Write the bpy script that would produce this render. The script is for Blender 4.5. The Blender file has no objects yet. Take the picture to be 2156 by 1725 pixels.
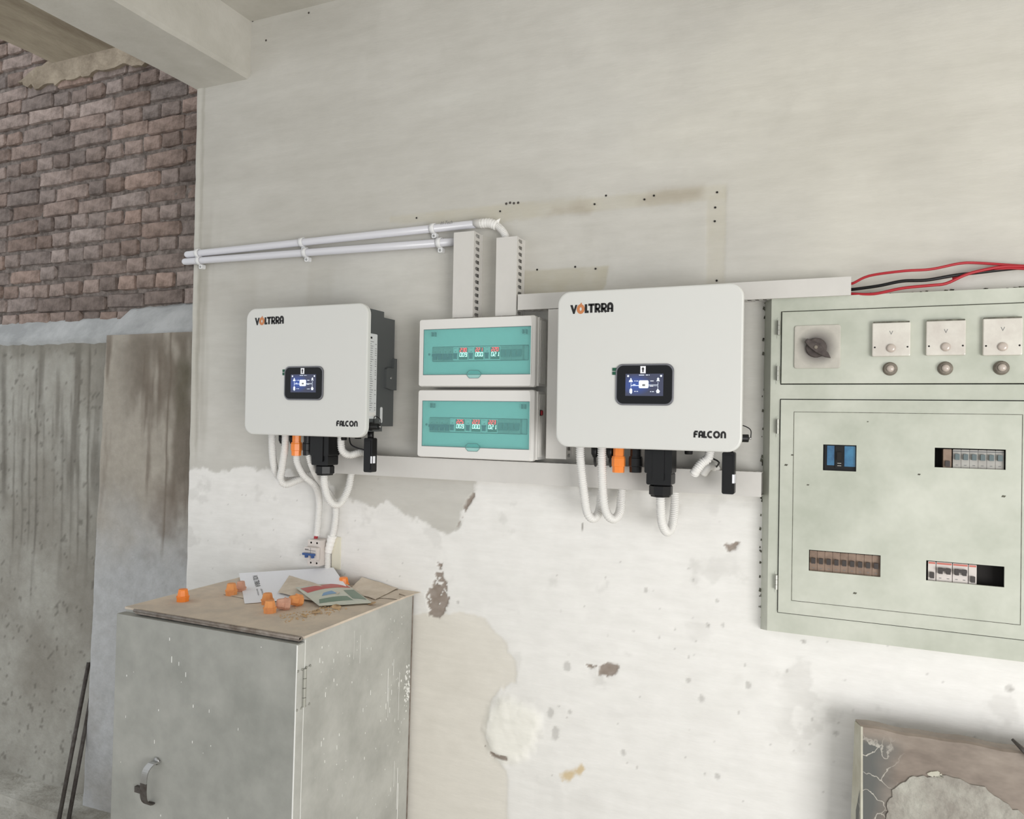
import bpy, math, random
import numpy as np
from mathutils import Vector, Matrix, noise as mnoise
random.seed(7); rng=np.random.default_rng(5)
S=bpy.context.scene
# ------------------------------------------------------------------ camera
EYE=1.85; DIST=2.1
YAW,PITCH,ROLL,F=0.41372378,0.00992235,0.01736773,1583.48
def _rot():
    cy,sy=math.cos(YAW),math.sin(YAW);cp,sp=math.cos(PITCH),math.sin(PITCH);cr,sr=math.cos(ROLL),math.sin(ROLL)
    fwd=Vector((-sy*cp,cy*cp,sp)); right=Vector((cy,sy,0)); up=right.cross(fwd)
    return cr*right+sr*up, -sr*right+cr*up, fwd
CR,CU_,CF=_rot()
cam=bpy.data.objects.new('camera',bpy.data.cameras.new('camera')); S.collection.objects.link(cam)
cam.matrix_world=Matrix(((CR.x,CU_.x,-CF.x,0),(CR.y,CU_.y,-CF.y,-DIST),(CR.z,CU_.z,-CF.z,EYE),(0,0,0,1)))
cam.data.sensor_fit='HORIZONTAL'; cam.data.sensor_width=36; cam.data.lens=F/2156*36; cam.data.clip_start=.02
S.camera=cam
# ------------------------------------------------------------------ world, lights, exposure
w=bpy.data.worlds.new('sky'); S.world=w; w.use_nodes=True
w.node_tree.nodes['Background'].inputs[0].default_value=(.94,.97,1,1)
w.node_tree.nodes['Background'].inputs[1].default_value=.98
def area(name,loc,target,sx,sy,power,col):
    l=bpy.data.lights.new(name,'AREA'); l.shape='RECTANGLE'; l.size=sx; l.size_y=sy; l.energy=power; l.color=col
    o=bpy.data.objects.new(name,l); S.collection.objects.link(o); o.location=loc
    o.rotation_euler=(Vector(target)-Vector(loc)).to_track_quat('-Z','Y').to_euler(); return o
area('doorway_daylight',(2.7,-3.4,.95),(0.2,0,.9),1.9,1.8,112,(1,.99,.975))
area('daylight_above_gap',(-2.75,.06,4.35),(-2.72,.16,3.2),.9,.22,7,(.98,.98,1))
S.view_settings.view_transform='Standard'; S.view_settings.look='None'; S.view_settings.exposure=.06
S.view_settings.gamma=1; S.view_settings.use_curve_mapping=False
# ------------------------------------------------------------------ helpers
def ray(px,py):
    return CR*((px-1078)/F)-CU_*((py-862.5)/F)+CF
def W(px,py,Y=0.0):
    r=ray(px,py); t=(Y+DIST)/r.y; return Vector((r.x*t,Y,EYE+r.z*t))
def WZ(px,py,Z):
    r=ray(px,py); t=(Z-EYE)/r.z; return Vector((r.x*t,-DIST+r.y*t,Z))
def srgb(r,g,b): return tuple(((c/255)/12.92 if c/255<=.04045 else ((c/255+.055)/1.055)**2.4) for c in (r,g,b))
MATS={}
def mat(name,c,c2=None,sc=8,rough=.6,metal=0,bump=0,bsc=60,contrast=(.35,.65),rand=0,emit=0,det=5,spec=.5,stretch=None,coat=0,bdist=.02,ext=None):
    m=bpy.data.materials.new(name); m.use_nodes=True; nt=m.node_tree; N=nt.nodes; L=nt.links; b=N['Principled BSDF']
    b.inputs['Roughness'].default_value=rough; b.inputs['Metallic'].default_value=metal; b.inputs['Specular IOR Level'].default_value=spec
    b.inputs['Coat Weight'].default_value=coat
    tc=N.new('ShaderNodeTexCoord'); mp=N.new('ShaderNodeMapping'); L.new(tc.outputs['Object'],mp.inputs[0])
    if stretch: mp.inputs['Scale'].default_value=stretch
    col=None
    if ext:
        a=N.new('ShaderNodeAttribute'); a.attribute_name=ext; col=a.outputs['Color']
    if c2 is not None:
        n=N.new('ShaderNodeTexNoise'); n.inputs['Scale'].default_value=sc; n.inputs['Detail'].default_value=det; n.inputs['Roughness'].default_value=.65
        L.new(mp.outputs[0],n.inputs['Vector'])
        r=N.new('ShaderNodeMapRange'); r.inputs[1].default_value=contrast[0]; r.inputs[2].default_value=contrast[1]; L.new(n.outputs['Fac'],r.inputs[0])
        mx=N.new('ShaderNodeMix'); mx.data_type='RGBA'; L.new(r.outputs[0],mx.inputs['Factor'])
        mx.inputs['A'].default_value=(*c,1); mx.inputs['B'].default_value=(*c2,1)
        if ext:
            mm=N.new('ShaderNodeMix'); mm.data_type='RGBA'; mm.blend_type='MULTIPLY'; mm.inputs['Factor'].default_value=1
            L.new(col,mm.inputs['A']); L.new(mx.outputs['Result'],mm.inputs['B']); col=mm.outputs['Result']
        else: col=mx.outputs['Result']
    if rand:
        oi=N.new('ShaderNodeObjectInfo'); hs=N.new('ShaderNodeHueSaturation')
        r2=N.new('ShaderNodeMapRange'); r2.inputs[3].default_value=1-rand; r2.inputs[4].default_value=1+rand; L.new(oi.outputs['Random'],r2.inputs[0])
        L.new(r2.outputs[0],hs.inputs['Value'])
        r3=N.new('ShaderNodeMath'); r3.operation='MULTIPLY'; r3.inputs[1].default_value=7.31; L.new(oi.outputs['Random'],r3.inputs[0])
        r4=N.new('ShaderNodeMath'); r4.operation='FRACT'; L.new(r3.outputs[0],r4.inputs[0])
        r5=N.new('ShaderNodeMapRange'); r5.inputs[3].default_value=.8; r5.inputs[4].default_value=1.25; L.new(r4.outputs[0],r5.inputs[0]); L.new(r5.outputs[0],hs.inputs['Saturation'])
        if col is not None: L.new(col,hs.inputs['Color'])
        else: hs.inputs['Color'].default_value=(*c,1)
        col=hs.outputs['Color']
    if col is not None: L.new(col,b.inputs['Base Color'])
    else: b.inputs['Base Color'].default_value=(*c,1)
    if bump:
        n2=N.new('ShaderNodeTexNoise'); n2.inputs['Scale'].default_value=bsc; n2.inputs['Detail'].default_value=4; L.new(mp.outputs[0],n2.inputs['Vector'])
        bp=N.new('ShaderNodeBump'); bp.inputs['Strength'].default_value=bump; bp.inputs['Distance'].default_value=bdist; L.new(n2.outputs['Fac'],bp.inputs['Height']); L.new(bp.outputs[0],b.inputs['Normal'])
    if emit:
        b.inputs['Emission Color'].default_value=(*c,1); b.inputs['Emission Strength'].default_value=emit
    MATS[name]=m; return m
class MB:
    def __init__(s): s.v=[];s.f=[];s.m=[];s.mats=[];s.sm=[]
    def mi(s,m):
        if m not in s.mats: s.mats.append(m)
        return s.mats.index(m)
    def add(s,vs,fs,m,smooth=False):
        o=len(s.v); k=s.mi(m); s.v+= [tuple(p) for p in vs]
        for f in fs: s.f.append([i+o for i in f]); s.m.append(k); s.sm.append(smooth)
        return s
    def box(s,x0,x1,y0,y1,z0,z1,m):
        vs=[(x,y,z) for x in (x0,x1) for y in (y0,y1) for z in (z0,z1)]
        return s.add(vs,[(0,1,3,2),(4,6,7,5),(0,4,5,1),(2,3,7,6),(0,2,6,4),(1,5,7,3)],m)
    def quad(s,a,b,c,d,m): return s.add([a,b,c,d],[(0,1,2,3)],m)
    def prism(s,pts,y0,y1,m,smooth=False,bev=0):
        # outline pts (x,z), y0 = front (towards viewer, smaller y), y1 = back; optional bevel on the front edge
        n=len(pts); cx=sum(p[0] for p in pts)/n; cz=sum(p[1] for p in pts)/n
        rings=[(y1,0)]
        if bev: rings+=[(y0+bev,0),(y0+bev*.3,bev*.3),(y0,bev)]
        else: rings+=[(y0,0)]
        vs=[]
        hw=max(abs(p[0]-cx) for p in pts); hh=max(abs(p[1]-cz) for p in pts)
        for y,i in rings:
            for p in pts: vs.append((cx+(p[0]-cx)*(1-i/hw),y,cz+(p[1]-cz)*(1-i/hh)))
        fs=[]
        for r in range(len(rings)-1):
            for i in range(n):
                j=(i+1)%n; fs.append((r*n+i,r*n+j,(r+1)*n+j,(r+1)*n+i))
        s.add(vs,fs,m,smooth)
        o=len(s.v)-n; k=s.mi(m); s.f.append([o+i for i in range(n)]); s.m.append(k); s.sm.append(False)
        o2=len(s.v)-len(vs); s.f.append([o2+n-1-i for i in range(n)]); s.m.append(k); s.sm.append(False)
        return s
    def rbox(s,x0,x1,y0,y1,z0,z1,r,m,seg=6,bev=0):
        return s.prism(rrect(x0,x1,z0,z1,r,seg),y0,y1,m,bev=bev)
    def frame(s,outer,inner,y0,y1,m):
        # rectangular ring between two matching outlines
        n=len(outer); vs=[(p[0],y,p[1]) for y in (y0,y1) for o in (outer,inner) for p in o]
        fs=[]
        for i in range(n):
            j=(i+1)%n
            fs+= [(i,j,n+j,n+i),(2*n+i,3*n+i,3*n+j,2*n+j),(i,2*n+i,2*n+j,j),(n+i,n+j,3*n+j,3*n+i)]
        return s.add(vs,fs,m)
    def tube(s,path,rad,m,n=10,caps=True,smooth=True):
        P=[Vector(p) for p in path]; k=len(P); R=rad if hasattr(rad,'__len__') else [rad]*k
        T=[(P[min(i+1,k-1)]-P[max(i-1,0)]).normalized() for i in range(k)]
        a=Vector((0,0,1)) if abs(T[0].z)<.9 else Vector((0,1,0)); u=T[0].cross(a).normalized(); vs=[]
        for i in range(k):
            u=(u-T[i]*u.dot(T[i])).normalized(); v=T[i].cross(u)
            for q in range(n):
                t=2*math.pi*q/n; vs.append(P[i]+(u*math.cos(t)+v*math.sin(t))*R[i])
        fs=[(i*n+q,i*n+(q+1)%n,(i+1)*n+(q+1)%n,(i+1)*n+q) for i in range(k-1) for q in range(n)]
        if caps: fs+=[tuple(range(n-1,-1,-1)),tuple((k-1)*n+q for q in range(n))]
        return s.add(vs,fs,m,smooth)
    def lathe(s,base,axis,prof,m,n=16,smooth=True):
        A=Vector(axis).normalized(); return s.tube_prof(base,A,prof,m,n,smooth)
    def tube_prof(s,base,A,prof,m,n,smooth):
        a=Vector((0,0,1)) if abs(A.z)<.9 else Vector((0,1,0)); u=A.cross(a).normalized(); v=A.cross(u); B=Vector(base); vs=[]
        for h,r in prof:
            for q in range(n):
                t=2*math.pi*(q+.5)/n; vs.append(B+A*h+(u*math.cos(t)+v*math.sin(t))*r)
        k=len(prof); fs=[(i*n+q,i*n+(q+1)%n,(i+1)*n+(q+1)%n,(i+1)*n+q) for i in range(k-1) for q in range(n)]
        fs+=[tuple(range(n-1,-1,-1)),tuple((k-1)*n+q for q in range(n))]
        return s.add(vs,fs,m,smooth)
    def build(s,name,parent=None,label=None,cat=None,group=None,kind=None,weld=False):
        base=parent
        off=Vector((0,0,0)); q=parent
        while q is not None: off+=q.location; q=q.parent
        me=bpy.data.meshes.new(name)
        if parent is None and kind is None and s.v:
            A=np.array(s.v); loc=Vector(((A[:,0].min()+A[:,0].max())/2,(A[:,1].min()+A[:,1].max())/2,A[:,2].min()))
        else: loc=Vector((0,0,0))
        o_=off+loc
        me.from_pydata([(p[0]-o_.x,p[1]-o_.y,p[2]-o_.z) for p in s.v],[],s.f)
        for m in s.mats: me.materials.append(m)
        me.polygons.foreach_set('material_index',s.m); me.polygons.foreach_set('use_smooth',s.sm)
        me.update()
        o=bpy.data.objects.new(name,me); S.collection.objects.link(o); o.location=loc
        if parent is not None: o.parent=parent; o.location=(0,0,0)
        tag(o,label,cat,group,kind); return o
def tag(o,label=None,cat=None,group=None,kind=None):
    for k,v in (('label',label),('category',cat),('group',group),('kind',kind)):
        if v: o[k]=v
    return o
def root(name,loc,label,cat,group=None):
    o=bpy.data.objects.new(name,None); S.collection.objects.link(o); o.location=loc; o.empty_display_size=.05
    return tag(o,label,cat,group)
def rrect(x0,x1,z0,z1,r,seg=6):
    pts=[]
    for cx,cz,a in ((x1-r,z1-r,0),(x0+r,z1-r,90),(x0+r,z0+r,180),(x1-r,z0+r,270)):
        for i in range(seg+1):
            t=math.radians(a+90*i/seg); pts.append((cx+r*math.cos(t),cz+r*math.sin(t)))
    return pts[::-1]
def spline(pts,step=.004):
    P=[Vector(p) for p in pts]; P=[P[0]*2-P[1]]+P+[P[-1]*2-P[-2]]; out=[]
    for i in range(1,len(P)-2):
        a,b,c,d=P[i-1:i+3]; n=max(2,int((c-b).length/step))
        for k in range(n):
            t=k/n; out.append(.5*((2*b)+(c-a)*t+(2*a-5*b+4*c-d)*t*t+(3*b-a-3*c+d)*t**3))
    out.append(P[-2]); return out
def stroke(mb,pts,wd,y,m,th=.0006,closed=False):
    # flat stroke along (x,z) points lying on a plane facing -Y, mitred joints
    P=[Vector((p[0],p[1])) for p in pts]; n=len(P); L=[];R=[]
    for i in range(n):
        a=P[i-1] if (i>0 or closed) else None; b=P[(i+1)%n] if (i<n-1 or closed) else None
        d1=(P[i]-a).normalized() if a is not None else (b-P[i]).normalized()
        d2=(b-P[i]).normalized() if b is not None else d1
        n1=Vector((-d1.y,d1.x)); n2=Vector((-d2.y,d2.x)); mm=(n1+n2)
        mm=mm.normalized() if mm.length>1e-6 else n1
        k=min(2.0,1/max(.3,mm.dot(n1))); ww=wd/2*k
        L.append(P[i]+mm*ww); R.append(P[i]-mm*ww)
    vs=[];fs=[]
    for yy in (y-th,y):
        for i in range(n): vs+=[(L[i].x,yy,L[i].y),(R[i].x,yy,R[i].y)]
    for i in range(n if closed else n-1):
        j=(i+1)%n; a,b,c,d=2*i,2*i+1,2*j+1,2*j; o=2*n
        fs+=[(a,b,c,d),(a+o,d+o,c+o,b+o),(a,d,d+o,a+o),(b,b+o,c+o,c)]
    if not closed: fs+=[(0,2*n,2*n+1,1),(2*n-2,2*n-1,4*n-1,4*n-2)]
    mb.add(vs,fs,m)
def arc(cx,cz,rx,rz,a0,a1,n=10):
    return [(cx+rx*math.cos(math.radians(a0+(a1-a0)*i/n)),cz+rz*math.sin(math.radians(a0+(a1-a0)*i/n))) for i in range(n+1)]
def text_mesh(txt,size,y,x,z,m,mb,shear=0):
    c=bpy.data.curves.new('t','FONT'); c.body=txt; c.size=size; c.extrude=.0002; c.resolution_u=2; c.shear=shear
    o=bpy.data.objects.new('t',c); me=bpy.data.meshes.new_from_object(o)
    vs=[(x+v.co.x,y-v.co.z,z+v.co.y) for v in me.vertices]; fs=[tuple(p.vertices) for p in me.polygons]
    mb.add(vs,fs,m); bpy.data.objects.remove(o); bpy.data.curves.remove(c); bpy.data.meshes.remove(me)
# numpy value noise
def vnoise(X,Z,sc,seed,scz=None):
    scz=scz or sc; r=np.random.default_rng(seed); G=r.random((257,257))
    x=X*sc+100; z=Z*scz+100; xi=np.floor(x).astype(int);zi=np.floor(z).astype(int); fx=x-xi;fz=z-zi
    fx=fx*fx*(3-2*fx);fz=fz*fz*(3-2*fz); a=lambda i,j:G[(xi+i)%257,(zi+j)%257]
    return (a(0,0)*(1-fx)+a(1,0)*fx)*(1-fz)+(a(0,1)*(1-fx)+a(1,1)*fx)*fz
def fbm(X,Z,sc,seed,o=4,scz=None):
    t=0;s=0;amp=1;scz=scz or sc
    for k in range(o): t=t+vnoise(X,Z,sc*2**k,seed+k,scz*2**k)*amp; s+=amp; amp*=.55
    return t/s
def sdf(X,Z,poly):
    d=np.full(X.shape,1e9); ins=np.zeros(X.shape,bool); n=len(poly)
    for i in range(n):
        x0,z0=poly[i];x1,z1=poly[(i+1)%n]; ex,ez=x1-x0,z1-z0; l=ex*ex+ez*ez+1e-12
        t=np.clip(((X-x0)*ex+(Z-z0)*ez)/l,0,1); d=np.minimum(d,np.hypot(X-x0-t*ex,Z-z0-t*ez))
        c=((z0>Z)!=(z1>Z)); c&=(X<(x1-x0)*(Z-z0)/(z1-z0+1e-12)+x0); ins^=c
    return np.where(ins,d,-d)
def ss(x,a,b):
    t=np.clip((x-a)/(b-a),0,1); return t*t*(3-2*t)
def pxpoly(pts,Y=0): return [(W(a,b,Y).x,W(a,b,Y).z) for a,b in pts]
def sheet(name,xs,zs,fn,m,parent=None,warp=None,**kw):
    # relief wall sheet: fn(X,Z)->(colour array, y array)
    X,Z=np.meshgrid(xs,zs,indexing='ij')
    if warp: X=warp(X,Z)
    col,Y=fn(X,Z); nx,nz=X.shape
    co=np.stack([X,Y,Z],-1).reshape(-1,3); idx=np.arange(nx*nz).reshape(nx,nz)
    q=np.stack([idx[:-1,:-1],idx[1:,:-1],idx[1:,1:],idx[:-1,1:]],-1).reshape(-1,4)
    me=bpy.data.meshes.new(name); me.vertices.add(len(co)); me.vertices.foreach_set('co',co.ravel().astype(np.float32))
    me.loops.add(q.size); me.loops.foreach_set('vertex_index',q.ravel().astype(np.int32)); me.polygons.add(len(q))
    me.polygons.foreach_set('loop_start',(np.arange(len(q))*4).astype(np.int32)); me.polygons.foreach_set('use_smooth',np.ones(len(q),bool))
    me.update(calc_edges=True)
    at=me.color_attributes.new('paint','FLOAT_COLOR','POINT')
    c4=np.concatenate([col.reshape(-1,3),np.ones((nx*nz,1))],1); at.data.foreach_set('color',c4.ravel().astype(np.float32))
    me.materials.append(m); o=bpy.data.objects.new(name,me); S.collection.objects.link(o)
    if parent: o.parent=parent
    return tag(o,**kw)
def A3(*c): return np.array(srgb(*c))
def mixc(a,b,t): return a*(1-t[...,None])+b*t[...,None]
# ------------------------------------------------------------------ materials
M_wall=mat('painted_plaster',(1,1,1),(.94,.94,.935),sc=26,rough=.75,bump=.2,bsc=120,ext='paint',bdist=.003,stretch=(.3,1,1.5))
M_conc=mat('stained_render',(1,1,1),(.86,.86,.85),sc=22,rough=.9,bump=.5,bsc=70,ext='paint',bdist=.006)
M_beam=mat('beam_plaster',srgb(205,202,194),srgb(192,189,180),sc=5,rough=.8,bump=.25,bsc=60,bdist=.004)
M_slab=mat('stained_slab',srgb(190,180,160),srgb(142,130,112),sc=3,rough=.9,bump=.4,bsc=40,bdist=.008,contrast=(.3,.7),stretch=(2.5,.8,2))
M_brick=mat('old_brick',srgb(154,138,130),srgb(108,95,88),sc=18,rough=.95,bump=.7,bsc=90,rand=.32,bdist=.006)
M_mortar=mat('brick_mortar',srgb(142,132,126),srgb(92,84,78),sc=30,rough=1,bump=.9,bsc=80,bdist=.01)
M_fillet=mat('pale_mortar_fillet',srgb(178,180,180),srgb(150,152,152),sc=6,rough=.9,bump=.5,bsc=50,bdist=.006)
M_smear=mat('beige_plaster_smear',srgb(158,146,128),srgb(120,108,92),sc=9,rough=.95,bump=.6,bsc=40,bdist=.008)
M_floor=mat('dusty_floor',srgb(205,200,190),srgb(170,165,156),sc=2,rough=.9,bump=.3,bsc=30)
M_kerb=mat('kerb_concrete',srgb(186,184,176),srgb(140,136,126),sc=5,rough=.9,bump=.5,bsc=40)
M_pwhite=mat('white_powder_coat',srgb(215,215,211),rough=.42,bump=.04,bsc=500,bdist=.001)
M_plast=mat('white_plastic',srgb(226,224,220),rough=.35)
M_pvc=mat('grey_white_pvc',srgb(212,209,204),srgb(206,203,198),sc=6,rough=.5)
M_pipe=mat('pvc_pipe_gloss',srgb(218,218,224),rough=.25)
M_hose=mat('white_corrugated',srgb(228,226,222),rough=.45)
M_clip=mat('clip_white',srgb(235,235,235),rough=.35)
M_tape=mat('white_tape',srgb(240,238,234),rough=.5)
M_dgrey=mat('dark_grey_housing',srgb(78,81,81),rough=.5)
M_black=mat('black_plastic',srgb(14,14,15),rough=.4,spec=.35)
M_blackm=mat('matt_black_cable',srgb(18,18,20),rough=.55)
M_orange=mat('orange_plastic',srgb(250,140,52),rough=.35)
M_orange2=mat('dusty_orange_plastic',srgb(240,164,96),srgb(222,146,92),sc=30,rough=.7)
M_pinkcap=mat('dusty_pink_plastic',srgb(222,172,148),srgb(200,150,128),sc=40,rough=.8)
M_ink=mat('black_print',srgb(22,20,20),rough=.5)
M_oink=mat('orange_print',srgb(200,128,80),rough=.5)
M_gink=mat('grey_print',srgb(120,120,120),rough=.7)
M_silver=mat('bezel_silver',srgb(120,120,124),rough=.3,metal=.6)
M_glassb=mat('display_black_glass',srgb(6,7,10),rough=.12,spec=.3)
M_label=mat('silver_label',srgb(214,216,216),rough=.4)
M_lgreen=mat('green_sticker',srgb(18,84,60),rough=.5)
M_metal=mat('galvanised',srgb(170,170,168),rough=.35,metal=.8)
M_steelg=mat('grey_cabinet_steel',srgb(164,164,158),srgb(142,143,137),sc=5,rough=.42,spec=.5,bump=.05,bsc=20)
M_steelr=mat('lit_flank_cabinet_steel',srgb(184,184,178),srgb(160,160,154),sc=6,rough=.5,bump=.05,bsc=20)  # same steel, lighter: light on the right flank put into the colour
M_splash_glint=mat('paint_splash',srgb(236,236,232),rough=.6)  # paint splashes; also the painted highlight on the door edge
M_dust=mat('dusty_lid',srgb(222,206,186),srgb(196,184,170),sc=7,rough=.9,bump=.3,bsc=80,bdist=.003)
M_lip=mat('bare_edge_steel',srgb(150,142,134),srgb(112,100,90),sc=30,rough=.55,metal=.3)
M_green=mat('pale_green_enamel',srgb(204,206,194),srgb(178,182,168),sc=4,rough=.38,bump=.08,bsc=25,bdist=.004)
M_greend=mat('chipped_edge_dirt',srgb(74,72,64),srgb(120,120,106),sc=60,rough=.9)
M_meter=mat('dusty_meter_face',srgb(218,214,204),srgb(202,195,186),sc=16,rough=.3,coat=.3)
M_meterc=mat('meter_knob',srgb(190,178,168),rough=.25,coat=.5)
M_swp=mat('switch_plate',srgb(176,172,164),srgb(150,146,138),sc=20,rough=.5)
def plate_mat():
    m=mat('switch_plate_dust',srgb(196,192,182),srgb(182,178,168),sc=20,rough=.5); nt=m.node_tree;N=nt.nodes;L=nt.links;b=N['Principled BSDF']; src=b.inputs['Base Color'].links[0].from_socket
    tc=N.new('ShaderNodeTexCoord'); mp=N.new('ShaderNodeMapping'); mp.inputs['Location'].default_value=(-.5*2.1,0,-.5*2.1); mp.inputs['Scale'].default_value=(2.1,0,2.1); g=N.new('ShaderNodeTexGradient'); g.gradient_type='SPHERICAL'
    L.new(tc.outputs['Generated'],mp.inputs[0]); L.new(mp.outputs[0],g.inputs[0]); r=N.new('ShaderNodeMapRange'); r.inputs[1].default_value=.0; r.inputs[2].default_value=.6; L.new(g.outputs['Fac'],r.inputs[0])
    mx=N.new('ShaderNodeMix'); mx.data_type='RGBA'; L.new(r.outputs[0],mx.inputs['Factor']); L.new(src,mx.inputs['A']); mx.inputs['B'].default_value=(*srgb(104,98,94),1); L.new(mx.outputs['Result'],b.inputs['Base Color']); return m
M_swp=plate_mat()
M_swd=mat('switch_dusty_dark',srgb(92,84,80),srgb(70,62,60),sc=60,rough=.8)
M_push=mat('dusty_button',srgb(136,128,116),srgb(108,100,90),sc=60,rough=.6)
M_dark=mat('dark_interior',srgb(28,24,22),rough=.8)
M_bgrey=mat('grey_breaker',srgb(176,174,168),srgb(160,156,150),sc=30,rough=.5)
M_btan=mat('tan_breaker',srgb(152,130,114),srgb(128,108,94),sc=40,rough=.7)
M_bwhite=mat('breaker_white',srgb(212,204,198),rough=.5)
M_bred=mat('breaker_red_strip',srgb(200,110,96),rough=.5)
M_bblue=mat('breaker_blue_panel',srgb(56,122,160),srgb(30,78,120),sc=20,rough=.15,coat=.5)
M_tog=mat('toggle_dark',srgb(58,52,50),rough=.5)
M_togb=mat('toggle_blue',srgb(52,84,140),rough=.4)
M_tnavy=mat('toggle_navy',srgb(36,58,84),rough=.4)
M_tgrey=mat('toggle_grey',srgb(92,106,108),rough=.4)
M_mface=mat('meter_green_face',srgb(20,70,42),rough=.3)
M_red=mat('red_wire',srgb(172,30,42),rough=.45)
M_redled=mat('red_digits',(1,.0,.01),emit=3.6)
M_grnled=mat('green_digits',(.85,1,.85),emit=1.7)
M_wled=mat('screen_white',(.82,.9,1),emit=.55)
M_rust=mat('rusted_rebar',srgb(96,92,88),srgb(70,62,58),sc=40,rough=.6,metal=.4)
M_paper=mat('white_paper',srgb(244,245,250),rough=.7)
M_brown=mat('beige_paper',srgb(224,212,196),srgb(204,190,172),sc=18,rough=.9)
M_pouchr=mat('pouch_red',srgb(200,74,70),srgb(190,96,88),sc=20,rough=.4)
M_pouchg=mat('pouch_green',srgb(112,136,118),rough=.4)
M_pouchw=mat('pouch_pale',srgb(212,214,198),srgb(196,200,188),sc=16,rough=.4)
M_pouchb=mat('pouch_blue',srgb(120,160,200),rough=.4)
M_crumb=mat('straw_crumbs',srgb(212,180,140),srgb(190,156,116),sc=60,rough=.9)
M_yellow=mat('yellow_wire',srgb(232,222,50),rough=.5)
M_medge=mat('slab_edge',srgb(196,194,180),srgb(180,176,160),sc=14,rough=.8)
M_hinge=mat('hinge_steel',srgb(160,160,152),rough=.35,metal=.5)
M_strip=mat('ivory_strip',srgb(222,218,200),rough=.5)
def teal():
    m=bpy.data.materials.new('teal_window'); m.use_nodes=True; nt=m.node_tree; N=nt.nodes; L=nt.links; N.clear()
    o=N.new('ShaderNodeOutputMaterial'); t=N.new('ShaderNodeBsdfTransparent'); t.inputs[0].default_value=(.69,.90,.89,1)
    g=N.new('ShaderNodeBsdfGlossy'); g.inputs['Roughness'].default_value=.08; g.inputs[0].default_value=(.9,1,1,1)
    d=N.new('ShaderNodeBsdfDiffuse'); d.inputs[0].default_value=(.44,.88,.85,1)
    lw=N.new('ShaderNodeLayerWeight'); pw=N.new('ShaderNodeMath'); pw.operation='POWER'; pw.inputs[1].default_value=3.5; L.new(lw.outputs['Facing'],pw.inputs[0]); fr=N.new('ShaderNodeMath'); fr.operation='MULTIPLY_ADD'; fr.inputs[1].default_value=.6; fr.inputs[2].default_value=.02; L.new(pw.outputs[0],fr.inputs[0]); a=N.new('ShaderNodeMixShader'); b=N.new('ShaderNodeMixShader'); a.inputs[0].default_value=.15
    L.new(t.outputs[0],a.inputs[1]); L.new(d.outputs[0],a.inputs[2]); L.new(fr.outputs[0],b.inputs[0]); L.new(a.outputs[0],b.inputs[1]); L.new(g.outputs[0],b.inputs[2]); L.new(b.outputs[0],o.inputs[0])
    return m
M_teal=teal()
def screenmat():
    m=bpy.data.materials.new('lit_screen'); m.use_nodes=True; nt=m.node_tree; N=nt.nodes; L=nt.links; N.clear()
    o=N.new('ShaderNodeOutputMaterial'); e=N.new('ShaderNodeEmission'); tc=N.new('ShaderNodeTexCoord'); mp=N.new('ShaderNodeMapping'); mp.vector_type='POINT'
    g=N.new('ShaderNodeTexGradient'); g.gradient_type='SPHERICAL'; cr=N.new('ShaderNodeValToRGB')
    mp.inputs['Location'].default_value=(-.62,0,-.95); mp.inputs['Scale'].default_value=(2.2,0,1.9)
    L.new(tc.outputs['Generated'],mp.inputs[0]); L.new(mp.outputs[0],g.inputs[0]); L.new(g.outputs['Color'],cr.inputs[0]); L.new(cr.outputs[0],e.inputs[0]); L.new(e.outputs[0],o.inputs[0])
    cr.color_ramp.elements[0].color=(*srgb(96,100,122),1); cr.color_ramp.elements[1].color=(*srgb(88,118,206),1); cr.color_ramp.elements[0].position=.05
    e.inputs[1].default_value=.75
    return m
M_screen=screenmat()
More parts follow.
